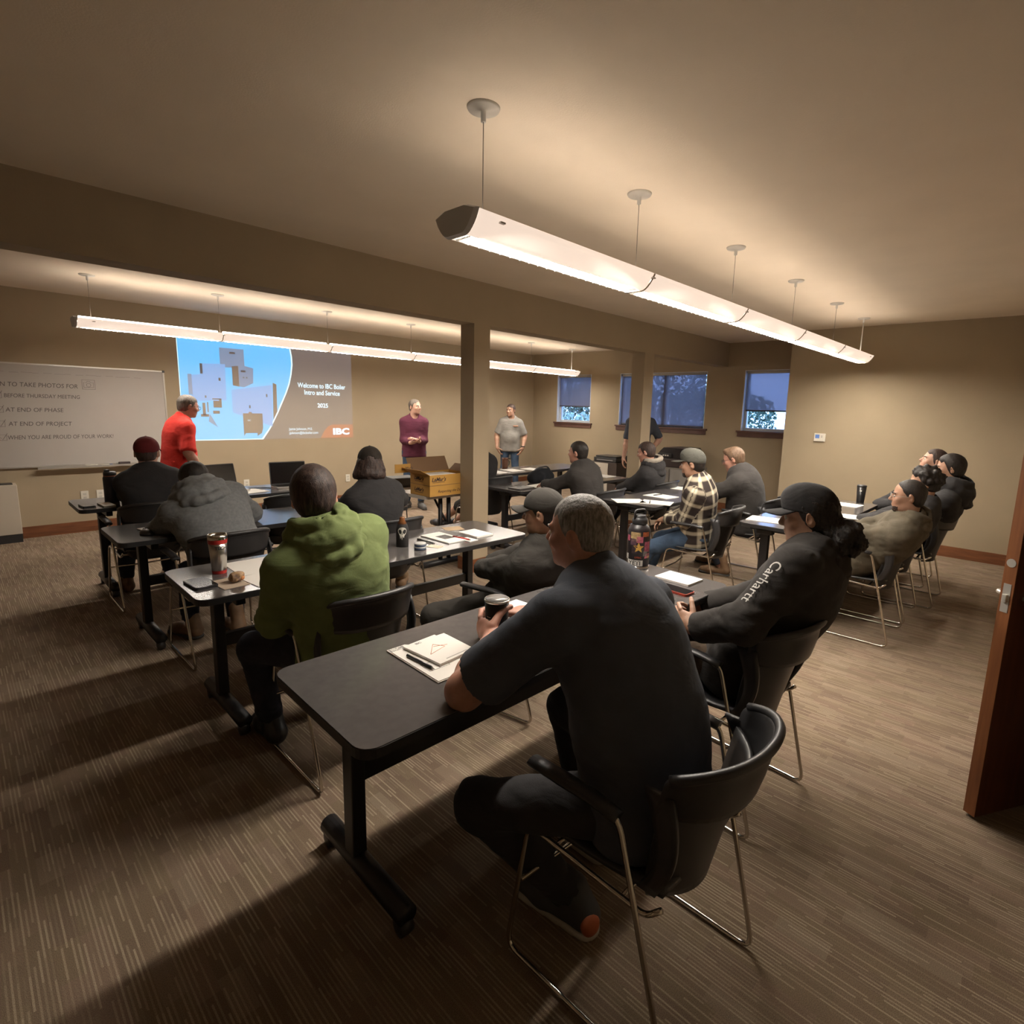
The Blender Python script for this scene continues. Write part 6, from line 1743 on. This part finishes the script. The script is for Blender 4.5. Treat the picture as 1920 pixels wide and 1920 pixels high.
# ================================================================== WALL THINGS
# ---- whiteboard
def whiteboard():
    x0, x1, z0, z1 = -0.55, 1.90, 0.775, 1.895
    y = YF-0.001
    t = empty('whiteboard', (0, 0, 0), 0, 'wall whiteboard with a handwritten photo checklist', 'whiteboard')
    box('writing_surface', x0+0.012, x1-0.012, y-0.018, y, z0+0.012, z1-0.012, mat('whiteboard_enamel', (0.44, 0.405, 0.37), rough=0.22, spec=0.5, var=0.06, vscale=1.5), t)
    M_AL = mat('aluminium_trim', (0.55, 0.52, 0.47), rough=0.35, metal=0.7)
    for a in ((x0, x1, z1-0.016, z1), (x0, x1, z0, z0+0.016)): box('frame_rail', a[0], a[1], y-0.024, y, a[2], a[3], M_AL, t)
    for a in (x0, x1-0.016): box('frame_stile', a, a+0.016, y-0.024, y, z0+0.016, z1-0.016, M_AL, t)
    for xx, zz in ((x1-0.022, z1-0.022), (x1-0.022, z0-0.004)): box('corner_cap', xx, xx+0.026, y-0.027, y, zz, zz+0.026, M_BLACKP, t, 0.003)
    box('marker_tray', 0.64, 1.62, y-0.075, y-0.024, z0-0.018, z0-0.010, M_AL, t); box('tray_lip', 0.64, 1.62, y-0.078, y-0.073, z0-0.018, z0+0.004, M_AL, t)
    MK = mat('marker_ink', (0.085, 0.070, 0.066), rough=0.6); MKF = mat('marker_ink_faint', (0.26, 0.235, 0.215), rough=0.6)
    W_ = lambda x, z: Rm((x, y-0.0186, z), (1, 0.0, 0.0), (0, 0, 1))
    lines = [('N TO TAKE PHOTOS FOR', 0.425, 1.645, 0.066, 0.63), ('BEFORE THURSDAY MEETING', 0.445, 1.530, 0.058, 0.62), ('AT END OF PHASE', 0.445, 1.380, 0.062, 0.47), ('AT END OF PROJECT', 0.455, 1.230, 0.064, 0.52), ('WHEN YOU ARE PROUD OF YOUR WORK!', 0.435, 1.085, 0.062, 0.90)]
    for tx, x, z, sz, sp in lines:
        text_obj('handwriting', tx, sz, MK, W_(x, z), t, fit=sp, shear=0.12, extrude=0.0002)
    for z in (1.525, 1.375, 1.225, 1.080):
        bm = bmesh.new(); c = lambda a, b_: (0.375+a*0.055, y-0.0187, z-0.004+b_*0.060)
        tube(bm, [c(0, 0), c(1, 0), c(1, 1), c(0, 1), c(0, 0)], 0.0016, 4); tube(bm, [c(0.1, 0.55), c(0.4, 0.1), c(1.15, 1.25)], 0.0016, 4); bm_obj('checkbox', bm, MK, t)
    bm = bmesh.new(); c = lambda a, b_: (1.10+a*0.115, y-0.0187, 1.640+b_*0.105)
    tube(bm, [c(0, 0), c(1, 0), c(1, 1), c(0, 1), c(0, 0)], 0.0016, 4); tube(bm, [c(0.12, 0.2), c(0.88, 0.2), c(0.88, 0.72), c(0.65, 0.72), c(0.6, 0.85), c(0.4, 0.85), c(0.35, 0.72), c(0.12, 0.72), c(0.12, 0.2)], 0.0014, 4)
    tube(bm, [c(0.5+0.17*math.cos(a), 0.45+0.19*math.sin(a)) for a in np.linspace(0, 6.28, 13)], 0.0014, 4); bm_obj('camera_drawing', bm, MK, t)
    bm = bmesh.new()
    for i in range(14): bx(bm, 0.42+i*0.09, 0.42+i*0.09+0.05+0.02*(i % 3), y-0.0188, y-0.0184, 1.795-0.004*(i % 2), 1.799-0.004*(i % 2))
    o = bm_obj('erased_line', bm, MKF, t); o['kind'] = 'stuff'
whiteboard()
t = empty('board_eraser', (1.415, YF-0.052, 0.7665), 0, 'dark felt eraser on the whiteboard tray', 'eraser')
bm = bmesh.new(); bx(bm, -0.055, 0.055, -0.019, 0.019, 0, 0.018, 0.003); bm_obj('felt', bm, mat('felt_dark', (0.02, 0.014, 0.014), rough=0.95), t)
bm = bmesh.new(); bx(bm, -0.055, 0.055, -0.019, 0.019, 0.018, 0.036, 0.005); bm_obj('grip', bm, mat('eraser_grip', (0.045, 0.028, 0.028), rough=0.6), t)
for i, (x, c, nm) in enumerate(((1.10, M_WHITEP, 'white'), (1.24, mat('marker_blue', (0.05, 0.08, 0.25), rough=0.4), 'blue capped'))):
    t = empty('dry_marker', (x, YF-0.052, 0.7665), 0.05*i, nm+' dry erase marker on the whiteboard tray', 'marker', 'markers on the tray')
    tube_obj('barrel', [(-0.05, 0, 0.008), (0.03, 0, 0.008)], 0.008, M_WHITEP, t, 8); tube_obj('marker_cap', [(0.03, 0, 0.008), (0.06, 0, 0.008)], 0.0088, c, t, 8)

# ---- projected slide (light thrown on the wall)
def emit_mat(name, col, st, rough=0.9):
    m = bpy.data.materials.new(name); m.use_nodes = True
    b = m.node_tree.nodes['Principled BSDF']; b.inputs['Base Color'].default_value = (0.30, 0.25, 0.18, 1); b.inputs['Roughness'].default_value = rough; b.inputs['Specular IOR Level'].default_value = 0.1
    b.inputs['Emission Color'].default_value = (*col, 1); b.inputs['Emission Strength'].default_value = st; return m
def slide():
    t = empty('projected_slide', (0, 0, 0), 0, 'projected slide with blue product picture and welcome text on the wall', 'projection')
    Y0 = YF-0.0010
    E = SLIDE_E
    cB = emit_mat('slide_blue', (0.05, 0.42, 0.85), 1.0*E); cG = emit_mat('slide_grey', (0.15, 0.15, 0.19), 0.40*E); cL = emit_mat('slide_white', (0.60, 0.85, 1.0), 1.05*E)
    c1 = emit_mat('slide_pale_blue', (0.15, 0.38, 0.78), 0.80*E); c2 = emit_mat('slide_mid_blue', (0.17, 0.30, 0.52), 0.62*E); c3 = emit_mat('slide_brown', (0.17, 0.13, 0.12), 0.45*E); c4 = emit_mat('slide_dark', (0.05, 0.07, 0.13), 0.30*E)
    cO = emit_mat('slide_orange', (0.60, 0.10, 0.03), 0.42*E)
    layer = [0]
    def poly(name, pts, m, k, parent=t):
        bm = bmesh.new(); d = 0.0007*k
        a = [bm.verts.new((x, Y0-d, z)) for x, z in pts]; b_ = [bm.verts.new((x, Y0-d-0.0005, z)) for x, z in pts]
        bm.faces.new(a); bm.faces.new(b_[::-1]); n = len(pts)
        for i in range(n): bm.faces.new((a[i], a[(i+1) % n], b_[(i+1) % n], b_[i]))
        return bm_obj(name, bm, m, parent)
    poly('grey_panel', [(2.06, 1.03), (4.40, 1.03), (4.40, 2.345), (2.06, 2.345)], cG, 0)
    arc = [(3.45, 2.345), (3.472, 2.20), (3.475, 2.09), (3.455, 1.95), (3.42, 1.81), (3.37, 1.68), (3.25, 1.42), (3.13, 1.19), (3.02, 1.03)]
    poly('white_edge', [(2.06, 1.03)]+[(x+0.016, z) for x, z in arc[::-1]]+[(2.06, 2.345)], cL, 1)
    pic = poly('blue_picture', [(2.068, 1.042)]+[(x-0.004, max(z, 1.042)) for x, z in arc[::-1]]+[(2.068, 2.345)], cB, 2)
    R_ = lambda x0, x1, z0, z1: [(x0, z0), (x1, z0), (x1, z1), (x0, z1)]
    P_ = lambda n, pts, m, k: poly(n, pts, m, k, pic)
    P_('tank_silhouette', R_(2.54, 2.84, 1.99, 2.24), c2, 3); P_('tank_label', R_(2.66, 2.73, 2.17, 2.195), c4, 4)
    P_('boiler_cabinet', [(2.19, 1.54), (2.59, 1.56), (2.60, 2.03), (2.31, 2.02), (2.30, 1.88), (2.19, 1.87)], c1, 4); P_('cabinet_side', R_(2.155, 2.20, 1.62, 1.88), c2, 5); P_('vent_pipe', R_(2.30, 2.33, 1.89, 2.02), c4, 5)
    P_('status_light', R_(2.51, 2.535, 1.81, 1.85), c4, 5); P_('status_light', R_(2.335, 2.355, 1.585, 1.615), c4, 5)
    P_('round_boiler', [(2.68, 1.76), (2.82, 1.74), (2.94, 1.80), (2.95, 2.00), (2.82, 2.03), (2.68, 2.01)], c2, 5); P_('boiler_shadow', [(2.68, 1.76), (2.76, 1.745), (2.76, 2.02), (2.68, 2.01)], c3, 6); P_('boiler_label', R_(2.79, 2.85, 1.94, 1.965), c4, 7)
    P_('status_light', R_(2.81, 2.83, 1.86, 1.88), c4, 7); P_('status_light', R_(2.85, 2.87, 1.86, 1.88), c4, 7)
    P_('long_cabinet', [(2.66, 1.40), (3.17, 1.21), (3.19, 1.79), (2.66, 1.70)], c1, 3); P_('cabinet_grille', [(3.185, 1.30), (3.245, 1.42), (3.25, 1.80), (3.20, 1.82)], c3, 4); P_('status_light', R_(3.10, 3.12, 1.62, 1.66), c4, 5); P_('status_light', R_(2.87, 2.89, 1.46, 1.50), c4, 5)
    P_('small_boiler', [(2.785, 1.12), (3.02, 1.12), (3.04, 1.19), (3.04, 1.39), (2.785, 1.39)], c3, 5); P_('boiler_foot', [(2.785, 1.08), (2.81, 1.12), (2.785, 1.12)], c3, 5); P_('boiler_foot', [(2.96, 1.08), (3.02, 1.12), (2.96, 1.12)], c3, 5); P_('boiler_top', R_(2.86, 2.90, 1.39, 1.41), c3, 5)
    text_obj('small_lettering', 'IBC', 0.030, cL, Rm((2.84, Y0-0.0046, 1.285), (1, 0, 0), (0, 0, 1)), pic, extrude=0.0002)
    for a in ((2.42, 2.50, 1.38, 1.42), (2.43, 2.50, 1.46, 1.55), (2.42, 2.52, 1.565, 1.58), (2.50, 2.53, 1.46, 1.58), (2.30, 2.335, 1.36, 1.52), (2.355, 2.37, 1.40, 1.53), (2.275, 2.37, 1.34, 1.375)): P_('pump_piping', R_(*a), c3, 6)
    P_('pipe_sketch', [(2.38, 1.38), (2.47, 1.20), (2.36, 1.28)], c2, 6)
    tx = lambda s, sz, x, z, fit, al='CENTER', m=cL, b_=0.0: text_obj('slide_text', s, sz, m, Rm((x, Y0-0.0022, z), (1, 0, 0), (0, 0, 1)), t, fit=fit, align=al, extrude=0.0002, bold=b_)
    tx('Welcome to IBC Boiler', 0.098, 3.92, 1.775, 0.74, b_=0.0016); tx('Intro and Service', 0.098, 3.92, 1.675, 0.55, b_=0.0016); tx('2025', 0.088, 3.92, 1.490, 0.165, b_=0.0016)
    tx('Jamie Johnson, M.E.', 0.052, 3.40, 1.155, 0.35, 'LEFT'); tx('jjohnson@ibcboiler.com', 0.052, 3.40, 1.098, 0.43, 'LEFT')
    orn = poly('orange_tab', [(3.87, 1.03), (4.40, 1.03), (4.40, 1.235), (4.06, 1.235), (3.99, 1.205), (3.93, 1.14)], cO, 2)
    text_obj('slide_logo_text', 'IBC', 0.130, cL, Rm((4.20, Y0-0.0030, 1.085), (1, 0, 0), (0, 0, 1)), t, fit=0.27, align='CENTER', extrude=0.0002, bold=0.006)
slide()

# ---- heater cabinet, outlets, thermostat
t = empty('heater_cabinet', (0, 0, 0), 0, 'beige console heater with black grille against the front wall', 'heater')
M_HEAT = mat('heater_enamel', (0.50, 0.44, 0.36), rough=0.45)
bm = bmesh.new(); bx(bm, -0.85, 0.45, YF-0.20, YF-0.002, 0.09, 0.62, 0.006); bm_obj('cabinet', bm, M_HEAT, t)
box('toe_kick', -0.84, 0.445, YF-0.195, YF-0.01, 0.0, 0.09, M_BLACKP, t)
for i in range(12): box('grille_slat', -0.82+i*0.104, -0.82+i*0.104+0.096, YF-0.17, YF-0.03, 0.6205, 0.628, M_BLACKP, t)
def outlet(x, z, label, wall='front', y=None):
    t = empty('wall_outlet', (x, YF-0.001, z) if wall == 'front' else (x, y, z), 0 if wall == 'front' else -math.pi/2, label, 'outlet', 'white wall outlets')
    bm = bmesh.new(); bx(bm, -0.036, 0.036, -0.007, 0, -0.058, 0.058, 0.003); bm_obj('cover_plate', bm, M_WHITEP, t)
    for dz in (-0.02, 0.02):
        s = box('socket', -0.017, 0.017, -0.009, -0.007, dz-0.014, dz+0.014, mat('outlet_face', (0.5, 0.47, 0.41), rough=0.5), t)
        for dx in (-0.006, 0.006): box('slot', dx-0.001, dx+0.001, -0.0095, -0.009, dz-0.004, dz+0.006, M_INK, s)
outlet(1.02, 0.42, 'wall outlet left of the tall navy bottle'); outlet(1.165, 0.42, 'wall outlet just behind the tall navy bottle'); outlet(2.78, 0.42, 'wall outlet behind the laptops'); outlet(2.62, 0.42, 'wall outlet left of the one behind the laptops'); outlet(4.29, 0.39, 'wall outlet between the slide and the man in maroon')
outlet(XR-0.001, 0.47, 'wall outlet at the corner of the thermostat wall', 'right', 2.55)
t = empty('thermostat', (XR-0.001, 2.20, 1.295), -math.pi/2, 'white thermostat with a small blue display on the right wall', 'thermostat')
bm = bmesh.new(); bx(bm, -0.068, 0.068, -0.026, 0, -0.052, 0.052, 0.006); bm_obj('case', bm, M_WHITEP, t)
box('display', -0.052, -0.002, -0.0275, -0.026, -0.012, 0.036, mat('lcd_blue', (0.05, 0.08, 0.16), rough=0.2, emit=(0.12, 0.20, 0.42), estr=0.25), t)
box('button', 0.018, 0.034, -0.028, -0.026, 0.0, 0.008, M_GREYPR, t); box('button', 0.018, 0.034, -0.028, -0.026, 0.014, 0.022, M_GREYPR, t)

# ---- office machines by the windows
t = empty('drawer_cabinet', (8.14, 5.80, 0), 0, 'two drawer cabinet with pale drawer fronts under the windows', 'cabinet')
M_CABD = mat('dark_walnut', (0.055, 0.040, 0.034), rough=0.5); M_CABW = mat('pale_drawer', (0.52, 0.47, 0.40), rough=0.5)
box('carcass', -0.25, 0.25, -0.34, 0.26, 0.0, 0.66, M_CABD, t, 0.004)
for z in (0.06, 0.36):
    d = box('drawer', -0.262, -0.25, -0.16, 0.25, z, z+0.285, M_CABW, t, 0.003)
    tube_obj('handle', [(-0.262, 0.0, z+0.20), (-0.285, 0.0, z+0.20), (-0.285, 0.11, z+0.20), (-0.262, 0.11, z+0.20)], 0.006, M_BLACKP, d, 6, 0.01)
t = empty('desktop_printer', (8.14, 5.78, 0.6615), 0, 'low black printer on the drawer cabinet', 'printer')
bm = bmesh.new(); bx(bm, -0.20, 0.20, -0.27, 0.22, 0, 0.075, 0.012); bm_obj('body', bm, M_BLACKP, t); bm = bmesh.new(); bx(bm, -0.17, 0.20, -0.25, 0.20, 0.0755, 0.105, 0.010); bm_obj('scanner_lid', bm, mat('printer_lid', (0.03, 0.03, 0.03), rough=0.3), t); box('paper_slot', -0.206, -0.20, -0.2, 0.15, 0.025, 0.04, M_GREYPR, t)
t = empty('storage_cabinet', (8.20, 4.44, 0), 0, 'grey cabinet with a pale door under the dark copier', 'cabinet')
box('carcass', -0.30, 0.30, -0.36, 0.36, 0.0, 0.68, mat('grey_cabinet', (0.20, 0.18, 0.155), rough=0.6), t, 0.004)
box('door', -0.312, -0.30, -0.35, -0.02, 0.03, 0.66, mat('pale_grey_door', (0.30, 0.285, 0.265), rough=0.5), t, 0.003); box('door', -0.312, -0.30, 0.0, 0.35, 0.03, 0.66, mat('grey_cabinet', (0.20, 0.18, 0.155), rough=0.6), t, 0.003)
t = empty('copier', (8.22, 4.44, 0.6815), 0, 'bulky dark copier with a sloped lid on the grey cabinet', 'copier')
bm = bmesh.new(); bx(bm, -0.27, 0.27, -0.30, 0.30, 0, 0.14, 0.015); bm_obj('body', bm, mat('copier_brown', (0.050, 0.036, 0.032), rough=0.4), t)
bm = bmesh.new()
pr = [(-0.30, 0.14), (0.30, 0.14), (0.22, 0.26), (0.16, 0.315), (-0.22, 0.315), (-0.27, 0.25)]
prism(bm, pr, -0.26, 0.26, Rm((0, 0, 0), (0, 1, 0), (0, 0, 1))); bm_obj('lid', bm, mat('copier_dark', (0.028, 0.024, 0.024), rough=0.35), t)
box('control_panel', -0.285, -0.265, 0.0, 0.25, 0.16, 0.22, M_BLACKP, t, 0.004)
for i in range(3): box('button', -0.289, -0.285, 0.05+0.04*i, 0.075+0.04*i, 0.18, 0.20, M_WHITEP, t)

# ---- trees outside the windows
M_LEAF = mat('leaf_green', (0.12, 0.18, 0.12), rough=0.7, var=0.5, vscale=3); M_LEAFL = mat('leaf_pale', (0.42, 0.55, 0.42), rough=0.6, var=0.5, vscale=3); M_BARK = mat('bark', (0.05, 0.035, 0.025), rough=0.9)
def tree(x, y, h, rx, rz, n, m, label, zc=None):
    t = empty('tree', (x, y, -2.5), 0, label, 'tree', 'trees outside the windows')
    zc = h*0.62 if zc is None else zc
    tube_obj('trunk', [(0, 0, 0), (0.05, 0.02, h*0.3), (0, 0.05, zc)], 0.16, M_BARK, t, 8, r2=0.07)
    d = RNG.normal(size=(n, 3)); d /= np.linalg.norm(d, axis=1)[:, None]
    rad = RNG.uniform(0.35, 1, n)**0.6
    c = d*rad[:, None]*np.array([rx, rx, rz]); c[:, 2] += zc
    c += 0.25*np.sin(c*2.1)
    a = RNG.normal(size=(n, 3)); a /= np.linalg.norm(a, axis=1)[:, None]; b_ = np.cross(a, RNG.normal(size=(n, 3))); b_ /= np.linalg.norm(b_, axis=1)[:, None]
    s = RNG.uniform(0.05, 0.11, n)[:, None]
    v = np.concatenate([c-a*s, c-b_*s*0.5, c+a*s, c+b_*s*0.5]); i = np.arange(n)
    f = np.stack([i, i+n, i+2*n, i+3*n], 1)
    o = link_mesh('foliage', np_mesh('foliage', v, f), m, t); o['kind'] = 'stuff'
tree(16.5, 13.2, 8.0, 2.6, 2.8, 9000, M_LEAF, 'dark leafy tree outside the leftmost small window')
tree(17.5, 10.6, 7.6, 2.2, 2.6, 7000, M_LEAF, 'dark tree outside the left half of the double window')
tree(18.5, 8.6, 5.6, 1.9, 1.7, 5000, M_LEAF, 'lower tree outside the right half of the double window')
tree(14.0, 11.6, 4.4, 1.6, 1.0, 5000, M_LEAFL, 'pale shrub low outside the leftmost window')
tree(15.0, 5.6, 4.4, 1.7, 0.6, 5000, M_LEAFL, 'pale shrub low outside the corner window')
bm = bmesh.new(); bx(bm, 10, 60, -30, 40, -2.7, -2.5); tag(bm_obj('lawn', bm, mat('lawn_green', (0.06, 0.10, 0.04), rough=0.9)), kind='structure')
